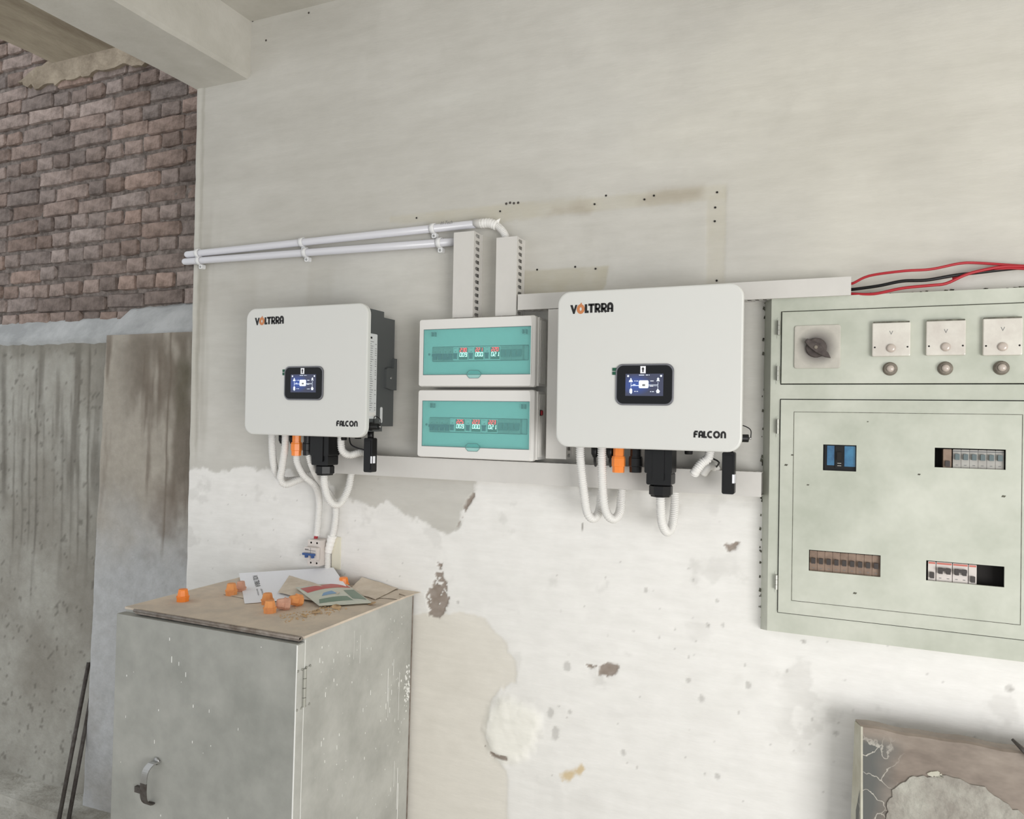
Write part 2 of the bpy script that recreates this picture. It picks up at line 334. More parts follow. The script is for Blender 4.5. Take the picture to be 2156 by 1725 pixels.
def marble():
    m=mat('grey_brown_marble',srgb(158,146,134),srgb(118,106,96),sc=3.2,rough=.5,contrast=(.4,.62),stretch=(1,1,2.2)); nt=m.node_tree;N=nt.nodes;L=nt.links;b=N['Principled BSDF']
    src=b.inputs['Base Color'].links[0].from_socket
    v=N.new('ShaderNodeTexVoronoi'); v.feature='DISTANCE_TO_EDGE'; v.inputs['Scale'].default_value=15; tc=N.new('ShaderNodeTexCoord')
    nz=N.new('ShaderNodeTexNoise'); nz.inputs['Scale'].default_value=7; nz.inputs['Detail'].default_value=5
    mx=N.new('ShaderNodeMix'); mx.data_type='RGBA'; mx.inputs['Factor'].default_value=.25; L.new(tc.outputs['Object'],mx.inputs['A']); L.new(nz.outputs['Color'],mx.inputs['B']); L.new(tc.outputs['Object'],nz.inputs['Vector']); L.new(mx.outputs['Result'],v.inputs['Vector'])
    r=N.new('ShaderNodeMapRange'); r.inputs[1].default_value=.0; r.inputs[2].default_value=.03; r.inputs[3].default_value=1; r.inputs[4].default_value=0; L.new(v.outputs['Distance'],r.inputs[0])
    n2=N.new('ShaderNodeTexNoise'); n2.inputs['Scale'].default_value=4; L.new(tc.outputs['Object'],n2.inputs['Vector']); r2=N.new('ShaderNodeMapRange'); r2.inputs[1].default_value=.48; r2.inputs[2].default_value=.6; L.new(n2.outputs['Fac'],r2.inputs[0])
    mu=N.new('ShaderNodeMath'); mu.operation='MULTIPLY'; L.new(r.outputs[0],mu.inputs[0]); L.new(r2.outputs[0],mu.inputs[1])
    sp=N.new('ShaderNodeSeparateXYZ'); L.new(tc.outputs['Object'],sp.inputs[0]); ad=N.new('ShaderNodeMath'); ad.operation='MULTIPLY_ADD'; ad.inputs[1].default_value=.35; L.new(n2.outputs['Fac'],ad.inputs[0]); L.new(sp.outputs['X'],ad.inputs[2])
    rx=N.new('ShaderNodeMapRange'); rx.inputs[1].default_value=-.24; rx.inputs[2].default_value=-.16; rx.inputs[3].default_value=1; rx.inputs[4].default_value=0; L.new(ad.outputs[0],rx.inputs[0])
    rz=N.new('ShaderNodeMapRange'); rz.inputs[1].default_value=1.09; rz.inputs[2].default_value=1.12; rz.inputs[3].default_value=1; rz.inputs[4].default_value=0; L.new(sp.outputs['Z'],rz.inputs[0])
    mq=N.new('ShaderNodeMath'); mq.operation='MULTIPLY'; L.new(rx.outputs[0],mq.inputs[0]); L.new(rz.outputs[0],mq.inputs[1])
    gm=N.new('ShaderNodeMix'); gm.data_type='RGBA'; L.new(mq.outputs[0],gm.inputs['Factor']); L.new(src,gm.inputs['A']); gm.inputs['B'].default_value=(*srgb(92,93,90),1); src=gm.outputs['Result']
    mv=N.new('ShaderNodeMath'); mv.operation='MULTIPLY'; L.new(mu.outputs[0],mv.inputs[0]); L.new(mq.outputs[0],mv.inputs[1]); mu=mv
    m2=N.new('ShaderNodeMix'); m2.data_type='RGBA'; L.new(mu.outputs[0],m2.inputs['Factor']); L.new(src,m2.inputs['A']); m2.inputs['B'].default_value=(*srgb(214,208,196),1); L.new(m2.outputs['Result'],b.inputs['Base Color'])
    return m
M_marble=marble()
# ------------------------------------------------------------------ main wall
wx0=-2.25
def arr(segs):
    out=[]
    for a,b,st in segs: out+=list(np.arange(a,b-st*.5,st))
    out.append(segs[-1][1]); return np.array(out)
P_up=pxpoly([(300,-200),(2400,-200),(2400,600),(1607,632),(1607,1000),(1240,1030),(1005,1012),(1000,1050),(965,1120),(935,1125),(895,1098),(862,1090),(815,1062),(770,1066),(740,1050),(705,1062),(690,1020),(560,985),(440,992),(300,985)])
P_low=pxpoly([(830,1300),(935,1288),(960,1290),(1010,1300),(1060,1345),(1085,1400),(1090,1440),(1055,1452),(1032,1490),(1022,1550),(1040,1590),(1065,1625),(1070,1725),(1075,1900),(600,1900),(600,1725),(800,1725),(830,1400)])
P_puff=pxpoly([(1050,1460),(1100,1475),(1140,1500),(1135,1560),(1110,1600),(1060,1610),(1030,1580),(1020,1540),(1030,1490)])
CH=[pxpoly(p) for p in ([(925,1180),(932,1185),(935,1215),(945,1250),(945,1285),(925,1300),(903,1295),(898,1255),(912,1230)],
    [(1262,1403),(1282,1397),(1302,1403),(1296,1420),(1280,1427),(1263,1420)],[(1236,1400),(1256,1402),(1252,1408),(1238,1406)],
    [(1528,1150),(1550,1140),(1558,1143),(1548,1156),(1530,1160)],[(1510,1097),(1522,1100),(1518,1105)],
    [(1022,1572),(1036,1586),(1068,1592),(1070,1598),(1034,1590)],[(985,1052),(1000,1040),(998,1052),(975,1090),(965,1105),(970,1090)])]
BAND1=pxpoly([(1060,432),(1300,410),(1530,388),(1530,420),(1300,438),(1060,468),(820,470),(820,455)])
BAND2=pxpoly([(1488,420),(1530,392),(1524,640),(1488,640)])
BAND3=pxpoly([(1090,572),(1280,560),(1275,600),(1262,622),(1088,622)])
SMD=pxpoly([(1165,440),(1230,428),(1235,445),(1150,455)]); SMD2=pxpoly([(1370,405),(1480,392),(1480,420),(1350,428)])
TR=pxpoly([(1560,0),(2300,-50),(2300,600),(1700,560),(1540,380)])
YEL=pxpoly([(1182,1628),(1225,1612),(1232,1620),(1205,1640),(1185,1645)])
GRP=[(1200,1395),(1265,1395)]
pock=[]
rr=random.Random(3)
for a,b,r in ((1360,1243,7),(1575,1443,7),(1450,1432,7),(1478,1470,9),(1312,1585,7),(1510,1265,5),(1510,1635,6),(1200,1500,7),(1195,1405,12),(1160,1500,14),(1170,1545,16),(1693,1353,5),(2030,1200,4),(965,1268,5),(1490,1317,6),(1522,1316,6),(1690,1350,5),(2126,1450,8),(1760,1545,6),(1555,1500,4),(1850,1640,0)):
    if r: pock.append((a,b,r))
for i in range(90): pock.append((rr.uniform(1150,2150),rr.uniform(1180,1720),rr.uniform(1.2,3.2)))
for i in range(60): pock.append((rr.uniform(385,900),rr.uniform(1000,1235),rr.uniform(1,2.2)))
def wallfn(X,Z):
    n1=fbm(X,Z,3,11,5); n2=fbm(X,Z,22,31,4); n3=fbm(X,Z,2.2,51,4,14); nf=fbm(X,Z,60,71,3)
    white=A3(236,234,230)+(n2[...,None]-.5)*.07+(n1[...,None]-.5)*.08-.10*(ss(fbm(X,Z,11,511,5),.60,.70)*ss(n1,.42,.6))[...,None]
    grey=A3(193,190,182)+(n1[...,None]-.5)*.15+(n3[...,None]-.5)*.10
    d=sdf(X,Z,P_up)+(n2-.5)*.06+(nf-.5)*.012+(fbm(X,Z,6,91,3)-.5)*.05
    up=ss(d,-.006,.008); soft=ss(X,-.75,-.2)  # towards the right the boundary is feathered
    up2=ss(d+(n1-.5)*.2,-.10,.06); up=up*(1-soft)+up2*soft
    col=mixc(white,grey,up*.85)
    y=-.0012*(1-up)
    tr=ss(sdf(X,Z,TR)+(n1-.5)*.8,-.3,.3); col=col*(1+tr[...,None]*np.array([.04,.035,.005]))
    # broad whitish sweeps of the brush
    sw=ss(fbm(X,Z,1.1,131,3,3.5),.5,.72); col=mixc(col,A3(216,215,208),sw*.35*up)
    d2=sdf(X,Z,P_low)+(n2-.5)*.03+(nf-.5)*.008; lo=ss(d2,-.004,.006)
    g2=A3(226,221,211)+(n2[...,None]-.5)*.05; col=mixc(col,g2,lo*.9); y=y+lo*.0022
    pf=ss(sdf(X,Z,P_puff)+(n2-.5)*.03,-.015,.03); y=y-pf*(.009+.008*(n2-.5)); col=mixc(col,A3(242,240,232),pf)
    for P,k in ((BAND1,.62),(BAND2,.5),(BAND3,.85)):
        b=ss(sdf(X,Z,P)+(nf-.5)*.006,-.004,.003); col=mixc(col,A3(192,186,168),b*k*(.6+.8*(n2-.2))); y=y+b*.0012
    for P in (SMD,SMD2):
        b=ss(sdf(X,Z,P)+(n2-.5)*.03,-.02,.02); col=mixc(col,A3(158,146,128),b*.55)
    # darker, damp streaks by the left end of the wall
    L=ss(-X,2.02,2.2)*ss(fbm(X,Z,16,151,4,1.6),.42,.7)*ss(2.75-Z,0,.35)*ss(Z-1.62,0,.3); col=mixc(col,A3(150,144,130),L*.55)
    st=ss(fbm(X,Z,9,171,3,1.2),.55,.75)*ss(2.6-Z,0,.4)*ss(Z-1.7,0,.2)*ss(-X,1.3,1.9); col=mixc(col,A3(176,171,158),st*.45)
    for i,P in enumerate(CH):
        c=ss(sdf(X,Z,P)+(nf-.5)*.022+(n2-.5)*.012,-.0015,.0025)
        if i==0: c=c*ss(fbm(X,Z,70,191,4),.34,.38)
        col=mixc(col,A3(150,138,128)+(nf[...,None]-.5)*.14,c); y=y+c*.004
    ye=ss(sdf(X,Z,YEL)+(nf-.5)*.02,-.006,.006); col=mixc(col,A3(206,178,122),ye*.75)
    for a,b,r in pock:
        p=W(a,b); rad=r*.00105; k=(np.abs(X-p.x)<rad*2)&(np.abs(Z-p.z)<rad*2.4)
        if k.any():
            dd=np.hypot(X[k]-p.x,(Z[k]-p.z)*.8)+(nf[k]-.5)*rad*1.1; c=ss(-dd,-rad*1.05,-rad*.6)*.42
            col[k]=mixc(col[k],A3(150,146,140),c); y[k]+=c*.0025
    # vertical hairline crack
    p=W(1226,1100);q=W(1225,1190); cx=p.x+(Z-p.z)*(q.x-p.x)/(q.z-p.z)+(vnoise(X*0,Z,40,5)-.5)*.006
    c=ss(-np.abs(X-cx),-.0035,-.001)*(Z<p.z)*(Z>q.z)*ss(vnoise(X*0,Z,30,8),.3,.5); col=mixc(col,A3(120,114,106),c*.8)
    # thin cracks in the plaster
    # bead along the free end of the wall
    e=X-(wx0+.0); col=mixc(col,A3(206,203,193),ss(-e,-.036,-.030)*ss(Z,1.6,1.8)*.6); col=mixc(col,A3(150,146,134),ss(-np.abs(e-.044-(n2-.5)*.008),-.009,-.001)*ss(Z,1.6,1.8)*.45); y=y-.004*ss(-np.abs(e-.028),-.022,-.006)*ss(Z,1.5,1.9)
    y=y+.02*ss(-e,-.010,.0)
    y=y+(fbm(X,Z,2.5,251,3)-.5)*.006*ss(X+2.2,0,.2)*0+(n2-.5)*.0012
    return np.clip(col,0,1),y
def wwarp(X,Z):
    k=ss(-X,1.9,2.25); return X+k*(np.interp(Z,[0,1.2,1.7,2.1,2.6,3.06,3.3],[.01,.012,.0,-.005,.0,.0,.0])+(vnoise(X*0,Z,9,3)-.5)*.008)
wall=sheet('wall_back',arr([(wx0,-1.9,.006),(-1.9,.62,.0048),(.62,3.0,.08)]),arr([(0,.75,.06),(.75,2.45,.0048),(2.45,3.28,.010)]),wallfn,M_wall,warp=wwarp,kind='structure',label='white and grey limewashed plaster wall behind the equipment')
mb=MB(); mb.box(wx0+.012,3.0,.022,.25,0,3.4,M_beam); o=mb.build('wall_core',wall)
# small drill holes left by an older installation, and rust spots
mb=MB()
for a,b in ((877,459),(1053,445),(1252,430),(1357,420),(1510,405),(1505,466),(1509,591),(1131,568),(1211,562),(1254,566),(1276,412),(1506,437),(1377,412)):
    p=W(a,b,-.0012); mb.lathe(p,(0,-1,0),[(0,.0030),(.0004,.0030),(.0005,.002)],M_dark,10)
for a,b in ((1066,429),(1074,427),(1082,428),(1091,427),(532,44),(521,91),(560,85),(650,27)):
    p=W(a,b,-.001); mb.lathe(p,(0,-1,0),[(0,.004),(.001,.003)],M_rust,7)
mb.build('drill_holes',wall,kind='stuff')
# ------------------------------------------------------------------ beam, ceilings, floor, other walls
def rough_box(name,x0,x1,y0,y1,z0,z1,m,n=24,amp=.004,**kw):
    mb=MB(); ys=[y0+(y1-y0)*(i/n)**.5 for i in range(n+1)]; vs=[];fs=[]
    for i,y in enumerate(ys):
        r=lambda k:(mnoise.noise(Vector((k*9.1,y*3,0)))*amp)
        b=.012
        vs+=[(x0+r(1),y,z1),(x0+r(1),y,z0+b+r(2)),(x0+b+r(1),y,z0+r(2)),(x1-b+r(3),y,z0+r(4)),(x1+r(3),y,z0+b+r(4)),(x1+r(3),y,z1)]
    for i in range(n):
        for k in range(6): fs.append((i*6+k,i*6+(k+1)%6,(i+1)*6+(k+1)%6,(i+1)*6+k))
    fs+=[tuple(range(5,-1,-1)),tuple(n*6+k for k in range(6))]
    mb.add(vs,fs,m,False); return mb.build(name,kind='structure',**kw)
ZC=EYE+1.421; ZB=EYE+1.215
rough_box('ceiling_beam',-2.255,-1.983,-4.2,.10,ZB,ZC+.12,M_beam,label='grey plastered beam running from the wall towards the viewer')
mb=MB(); mb.box(-1.99,3.0,-4.2,.05,ZC,ZC+.12,M_beam); mb.build('ceiling',kind='structure')
rough_box('ceiling_slab',-3.0,-2.25,-4.2,-.055,ZC,ZC+.11,M_slab,amp=.01,label='stained concrete slab strip left of the beam')
mb=MB(); mb.box(-6,4,-6,1.2,-.1,0,M_floor); mb.build('floor',kind='structure')
mb=MB(); mb.box(3.0,3.2,-1.2,.25,0,3.4,M_beam); mb.build('wall_right',kind='structure')
# ------------------------------------------------------------------ brick wall and rendered lower wall
YB=.25; ZL=EYE+.404; BX0,BX1=-4.25,-2.30
wl=bpy.data.objects.new('wall_left',None); S.collection.objects.link(wl); tag(wl,kind='structure',label='bare brick wall of the space beyond, above the pale mortar ledge')
mb=MB(); nx,nz=90,80; vs=[]
for i in range(nx+1):
    for j in range(nz+1):
        x=BX0-.9+(BX1+.1-BX0+.9)*i/nx; z=2.0+(4.4-2.0)*j/nz
        vs.append((x,YB+.012+mnoise.noise(Vector((x*25,z*25,1)))*.006,z))
mb.add(vs,[(i*(nz+1)+j,(i+1)*(nz+1)+j,(i+1)*(nz+1)+j+1,i*(nz+1)+j+1) for i in range(nx) for j in range(nz)],M_mortar,True)
mb.box(BX0-.9,BX1+.1,YB+.03,YB+.22,0,4.4,M_mortar); mb.build('mortar_backing',wl)
def brick_mesh(w,h,seed):
    r=random.Random(seed); mb=MB(); nx=7 if w>.15 else 5; nz=5; vs=[]
    cut=[r.uniform(.0,.4)**2*.05 for _ in range(4)]
    for i in range(nx):
        for j in range(nz):
            x=(i/(nx-1)-.5)*w; z=(j/(nz-1)-.5)*h; e=(i in (0,nx-1))+(j in (0,nz-1)); 
            if e==2: x*=1-.05*(.115/w)*1.6; z*=.88
            x+=r.uniform(-.0025,.0025); z+=r.uniform(-.0025,.0025)
            # bring next-to-edge rows out to the edge so that the face stays flat
            if e==0:
                if i==1: x=-w/2+.005
                if i==nx-2: x=w/2-.005
                if j==1: z=-h/2+.005
                if j==nz-2: z=h/2-.005
                x+=r.uniform(-.002,.002); z+=r.uniform(-.002,.002)
            y=(.012 if e else 0)+r.uniform(-.0022,.0022)
            vs.append((x,y,z))
    o=len(vs); ring=[(i,0) for i in range(nx)]+[(nx-1,j) for j in range(1,nz)]+[(i,nz-1) for i in range(nx-2,-1,-1)]+[(0,j) for j in range(nz-2,0,-1)]
    for i,j in ring: p=vs[i*nz+j]; vs.append((p[0],.06,p[2]))
    fs=[(i*nz+j,(i+1)*nz+j,(i+1)*nz+j+1,i*nz+j+1) for i in range(nx-1) for j in range(nz-1)]
    n=len(ring)
    for k in range(n):
        a=ring[k];b=ring[(k+1)%n]; fs.append((b[0]*nz+b[1],a[0]*nz+a[1],o+k,o+(k+1)%n))
    me=bpy.data.meshes.new('brick'); me.from_pydata(vs,[],fs); me.materials.append(M_brick); me.polygons.foreach_set('use_smooth',[False]*len(fs)); return me
ST=[brick_mesh(.221,.064,i) for i in range(9)]; HD=[brick_mesh(.106,.064,100+i) for i in range(9)]
r=random.Random(12); row=0; z=ZL-.02
while z<4.25:
    head=row%2==0; x=BX1+ (.03 if head else -.05)+r.uniform(0,.02); cnt=0
    wave=lambda x: .006*math.sin(x*3+row)+.004*math.sin(x*7+row*2)
    while x>BX0:
        isH=head if r.random()>.12 else not head
        L=.1145 if isH else .2285; L2=L*r.uniform(.96,1.05); xc=x-L2/2
        vis=True
        if z>3.75 and x>-3.0: vis=False
        if vis:
            o=bpy.data.objects.new('brick',r.choice(HD if isH else ST)); S.collection.objects.link(o); o.parent=wl
            o.location=(xc,YB+r.uniform(-.006,.007),z+.032+wave(xc)); o.scale=(L2/L,1,r.uniform(.97,1.06)); o.rotation_euler=(r.uniform(-.03,.03),r.uniform(-.018,.018),r.uniform(-.03,.03))
        x-=L2
    z+=.0745; row+=1
def ragged(pts,seed,n=5,amp=.008):
    r=random.Random(seed); out=[]
    for i in range(len(pts)):
        a=Vector(pts[i]);b=Vector(pts[(i+1)%len(pts)])
        for k in range(n): out.append(tuple(a+(b-a)*(k/n)+Vector((r.uniform(-amp,amp),r.uniform(-amp,amp)))))
    return out
mb=MB(); P=ragged(pxpoly([(40,170),(100,128),(235,88),(325,124),(300,138),(262,134),(205,150),(160,165),(120,178),(75,185)],YB-.012),4,5,.012)
mb.prism(P,YB-.016,YB+.02,M_smear); mb.build('plaster_patch',wl,label='beige plaster smeared over the upper bricks')
# fillet ledge
YL=.19; zb=W(100,722,YL).z
mb=MB(); n=70; vs=[]
for i in range(n+1):
    x=-4.6+(-2.2+4.6)*i/n; t=mnoise.noise(Vector((x*6,0,0))); t2=mnoise.noise(Vector((x*17,4,0)))
    rise=.035*max(0,min(1,(x+2.9)/.3)) 
    vs+=[(x,YB+.02,ZL+.02+rise*.4+t2*.010),(x,YB-.016,ZL-.01+t*.006+t2*.006+rise*.4),(x,(YL+YB)/2-.01+t*.006,(ZL+zb)/2+.006*t),(x,YL-.012+t2*.004,zb+.006+t2*.007),(x,YL+.005,zb-.012+t2*.01)]
mb.add(vs,[(i*5+k,(i+1)*5+k,(i+1)*5+k+1,i*5+k+1) for i in range(n) for k in range(4)],M_fillet,True)
mb.build('mortar_ledge',wl,label='pale sloping mortar ledge under the bricks')
def drips(X,Z,seed,xs):
    r=np.random.default_rng(seed); t=np.zeros(X.shape)
    for x,z0,z1,wd,k in xs:
        xc=x+(vnoise(X*0,Z,3,seed)-.5)*.03; t=np.maximum(t,ss(-np.abs(X-xc),-wd,-wd*.2)*ss(z0-Z,0,.05)*ss(Z-z1,0,.35)*k*(.5+.7*vnoise(X,Z,8,seed+1,12)))
    return t
def concfn(X,Z):
    n=fbm(X,Z,3,301,5); nv=fbm(X,Z,16,321,4,1.3); nf=fbm(X,Z,40,341,3)
    col=mixc(A3(170,168,160),A3(146,142,133),ss(n,.3,.7)); band=ss(Z,1.35,1.6)*(1-ss(Z,2.16,2.2))
    col=mixc(col,A3(104,99,90),ss(nv,.5,.78)*.75*band)
    dr=[]
    for a,z0,z1,wd,k in ((75,2.0,1.1,.012,.8),(60,1.9,1.3,.01,.6),(28,1.9,1.2,.01,.6),(185,2.12,1.25,.013,1),(150,1.9,1.3,.012,.6),(130,1.9,1.2,.015,.7),(110,1.85,1.4,.01,.5),(165,2.05,1.2,.008,.6),(8,2.1,1.5,.03,.7),(45,2.1,1.2,.01,.5),(90,2.1,1.5,.015,.5)):
        dr.append((W(a,1000,YL).x,z0+.05,z1-.25,wd,k))
    col=mixc(col,A3(92,87,78),np.clip(drips(X,Z,7,dr),0,1)*.8)
    top=ss(Z+(fbm(X,Z,9,361,3)-.5)*.12,2.06,2.12); col=mixc(col,A3(128,124,114),top*.6)
    sp=ss(fbm(X,Z,50,381,2),.74,.82); col=mixc(col,A3(90,86,78),sp*.6)
    return np.clip(col,0,1),YL+(n-.5)*.02+(nf-.5)*.003
KZ=W(85,1645,YL).z
lw=sheet('wall_lower',arr([(-4.6,-2.2,.012)]),arr([(0,zb+.002,.012)]),concfn,M_conc,kind='structure',label='grey rendered wall with dark vertical drip stains')
YP=.13
def edge_x(Z): return np.interp(Z,[0,.3,1.0,1.5,2.2],[W(165,1800,YP).x,W(171,1660,YP).x,W(193,1200,YP).x,W(203,1000,YP).x,W(219,710,YP).x])
def pierfn(X,Z):
    n=fbm(X,Z,4,401,5); nv=fbm(X,Z,14,421,4,1.6); nf=fbm(X,Z,40,441,3); m=fbm(X,Z,7,461,4,3)
    lowc=ss(1.55-Z+(n-.5)*.4,0,.35)
    col=mixc(A3(170,163,152),A3(190,191,192),lowc); col=mixc(col,A3(150,144,134),ss(n,.45,.75)*.45)
    xr=X-edge_x(Z); up=ss(Z,1.3,1.5)*(1-ss(Z,2.12,2.2)*.4)
    col=mixc(col,A3(108,98,86),ss(m,.45,.7)*.8*up*ss(xr,.02,.25))
    col=mixc(col,A3(96,90,74),ss(-np.abs(X-(-2.42)),-.07,-.01)*ss(Z,1.72,1.9)*(1-ss(Z,2.02,2.12))*.75*(.5+n))
    col=mixc(col,A3(104,92,80),ss(nv,.6,.78)*.7*up)
    col=mixc(col,A3(110,100,88),ss(-np.abs(X-edge_x(Z)-.40-(vnoise(X*0,Z,8,9)-.5)*.02),-.01,-.002)*.8*ss(Z,1.2,1.4))
    rgt=ss(n,.4,.6)*ss(1.6-Z,0,.1)*ss(Z-1.2,0,.1)*ss(xr,.2,.4); col=mixc(col,A3(124,112,100),rgt*.6)
    e=ss(-xr,-.012,.001); y=YP+(n-.5)*.018+(nf-.5)*.003+e*.07+ss(Z,2.17,2.21)*.03
    return np.clip(col,0,1),y
def pwarp(X,Z):
    e=edge_x(Z); t=(X+2.72)/(2.72-2.2); return e+(t)*(-2.2-e)
zp=W(300,703,YP).z
sheet('wall_pier',arr([(-2.72,-2.2,.006)]),arr([(0,zp,.0085)]),pierfn,M_conc,warp=pwarp,kind='structure',label='stained plaster pier between the drip-stained wall and the white wall')
mb=MB(); n=30; vs=[]
for i in range(n+1):
    x=edge_x(2.2)+( -2.2-edge_x(2.2))*i/n; t=mnoise.noise(Vector((x*20,9,0)))*.008; u=i/n
    vs+=[(x,YB+.01,ZL+.045+.02*u+t),(x,(YP+YB)/2+.01,ZL-.012+.01*u+t),(x,YP+.015,zp-.004+t*.6)]
mb.add(vs,[(i*3+k,(i+1)*3+k,(i+1)*3+k+1,i*3+k+1) for i in range(n) for k in range(2)],M_fillet,True); mb.build('mortar_slope',wl)
# kerb along the foot of the rendered wall
a=WZ(60,1693,KZ); mb=MB(); mb.box(-4.6,-2.2,a.y,YL+.02,0,KZ,M_kerb); mb.box(-4.6,-2.2,a.y-.35,a.y,0,KZ-.05,M_kerb)
mb.build('trim_1',kind='structure',label='low concrete kerb at the foot of the rendered wall')

# ------------------------------------------------------------------ slotted cable ducts
def slot_wall(mb,o,al,dp,L,D,m,pitch=.0197):
    # perforated side: o origin at the cover edge, al = along, dp = depth direction
    o=Vector(o);al=Vector(al);dp=Vector(dp); n=max(1,int(round(L/pitch))); P=L/n
    a,c,b=.018*D/.06,.042*D/.06,.049*D/.06
    def q(t,s,k): p=o+dp*t+al*(k*P+s*P); return p
    for k in range(n):
        s0,s1,sm=.22,.76,.49
        G=[[(0,0),(a,0),(a,s0),(a,s1),(a,1),(0,1)],[(a,0),(b,0),(b,sm),(c,s0),(a,s0)],[(b,0),(D,0),(D,1),(b,1),(b,sm)],[(a,s1),(c,s1),(b,sm),(b,1),(a,1)]]
        # arrow tip points towards the cover, so mirror the depth
        for g in G:
            mb.add([q(D-t,s,k) for t,s in g],[tuple(range(len(g)))],m)
def duct(label,x0,x1,z0,z1,D=.058,group='white slotted cable ducts',lid_end=0,far_end=0,bare=None):
    vert=(z1-z0)>(x1-x0); t=.0016
    r_=root('cable_duct',((x0+x1)/2,0,z0),label,'cable duct',group)
    mb=MB(); L=(z1-z0) if vert else (x1-x0)
    mb.box(x0,x1,-.002,-.0005,z0,z1,M_pvc)
    if vert:
        for x in (x0+.002,x1-.002): slot_wall(mb,(x,-D,z0),(0,0,1),(0,1,0),L,D-.001,M_pvc)
    else:
        for z in (z0+.002,z1-.002): slot_wall(mb,(x0,-D,z),(1,0,0),(0,1,0),L,D-.001,M_pvc)
    b=mb.build('slotted_tray',r_); s=b.modifiers.new('s','SOLIDIFY'); s.thickness=.0014; s.offset=0
    mb=MB(); cx0,cx1,cz0,cz1=x0,x1,z0,z1
    if bare=='left': pass
    mb.box(cx0,cx1,-D-.002,-D,cz0,cz1,M_pvc)
    if vert:
        for x in (cx0,cx1-t): mb.box(x,x+t,-D,-D+.006,cz0,cz1,M_pvc)
    else:
        for z in (cz0,cz1-t): mb.box(cx0,cx1,-D,-D+.006,z,z+t,M_pvc)
    mb.build('duct_cover',r_); return r_
Y6=-.06
tA=W(955,490,Y6); tB=W(1045,501,Y6)
ZCT=W(1000,667,-.09).z; ZCB=W(1000,968,-.09).z
zA=ZCT+.0035
duct('upright slotted duct fed by the lower pipe, left of the two above the consumer units',W(955,560,Y6).x-.001,W(997,560,Y6).x,zA,tA.z)
duct('upright slotted duct with the flexible hose entering its top',W(1045,560,Y6).x-.001,W(1088,560,Y6).x,zA,tB.z)
hz0,hz1=W(1110,652,Y6).z,W(1110,619,Y6).z
duct('horizontal slotted duct behind the top of the big inverter, wires at its right end',W(1090,635,Y6).x,W(1792,600,Y6).x,hz0,hz1)
dx0,dx1=W(1152,800,Y6).x,W(1152,800,Y6).x+.062
zlo=W(1160,966,Y6).z; bz1=W(1240,979,Y6).z; bz0=W(1371,1034,Y6).z
duct('upright slotted duct between the consumer units and the right inverter',dx0,dx1,zlo,hz0-.002)
duct('long horizontal slotted duct under both inverters and the consumer units',W(692,980,Y6).x,W(1603,1020,Y6).x,bz0,bz1)
def cable(name,pts,rad,m,label,cat,group=None,n=8,step=.008):
    mb=MB(); mb.tube(spline(pts,step),rad,m,n); return mb.build(name,None,label,cat,group)
cx=W(976,600,-.03).x
cable('black_cable',[(cx+.006,-.030,zA+.01),(cx+.010,-.032,zA+.10),(cx+.004,-.028,zA+.16),(cx-.012,-.022,zA+.19)],.012,M_blackm,'black cable seen through the slots of the left upright duct','cable')
# ------------------------------------------------------------------ rigid pipes, clips
def pipe(label,pts,rad,name='conduit_pipe'):
    mb=MB(); mb.tube(pts,rad,M_pipe,16); r_=mb.build(name,None,label,'pipe','white rigid conduit pipes'); return r_
RP=.0125
def onpipe(p0,p1,t): return p0+(p1-p0)*t
u0=W(396,536,-.022); u1=W(1010,471,-.022)
l0=W(391,551,-.022); l1=W(960,509,-.022)
mb=MB(); mb.tube([u0+Vector((-.012,0,0)),u0+Vector((-.008,0,0)),u0,u1],[.008,.011,RP,RP],M_pipe,18)
up=mb.build('conduit_pipe',None,'upper white rigid pipe running from the wall end to the flexible hose','pipe','white rigid conduit pipes')
mb=MB(); a=W(927,473,-.035); text_mesh('H-Tech',.014,a.y,a.x,a.z,M_gink,mb,.3); mb.build('lettering',up)
a=W(1000,470,-.022); mb=MB(); mb.tube([a,a+(u1-a)*1.0,u1+Vector((.012,0,.001))],RP+.0022,M_pvc,16); mb.build('coupling',up)
mb=MB(); mb.tube([l0+Vector((-.012,0,0)),l0+Vector((-.008,0,0)),l0,l1],[.008,.011,RP,RP],M_pipe,18)
mb.build('conduit_pipe',None,'lower white rigid pipe ending in the left upright duct','pipe','white rigid conduit pipes')
def clip(c,d,label):
    d=d.normalized(); mb=MB(); R=RP+.0012; n=14; vs=[];fs=[]
    up_=Vector((0,-1,0)); sd=d.cross(up_).normalized()
    for i in range(n+1):
        t=math.radians(-20+220*i/n); rr_=R; p=sd*math.cos(t)*rr_+up_*math.sin(t)*rr_; q=sd*math.cos(t)*(R+.0025)+up_*math.sin(t)*(R+.0025)
        for s in (-.008,.008): vs+=[c+p+d*s,c+q+d*s]
    for i in range(n):
        a=4*i;b=4*i+4; fs+=[(a+1,a+3,b+3,b+1),(a,b,b+2,a+2),(a,a+1,b+1,b),(a+2,b+2,b+3,a+3)]
    mb.add(vs,fs,M_clip,True)
    f=c-sd*(R+.008)+Vector((0,0,0)); # screw tab below
    if f.z>c.z: f=c+sd*(R+.008)
    mb.rbox(f.x-.008,f.x+.008,c.y+.004,.0-.0005,f.z-.008,f.z+.010,.005,M_clip,3)
    o=mb.build('pipe_clip',None,label,'pipe clip','white saddle clips on the rigid pipes')
    mb=MB(); mb.lathe((f.x,c.y+.0035,f.z-.001),(0,-1,0),[(0,.004),(.0015,.0035),(.0016,.001)],M_metal,8); mb.build('screw',o)
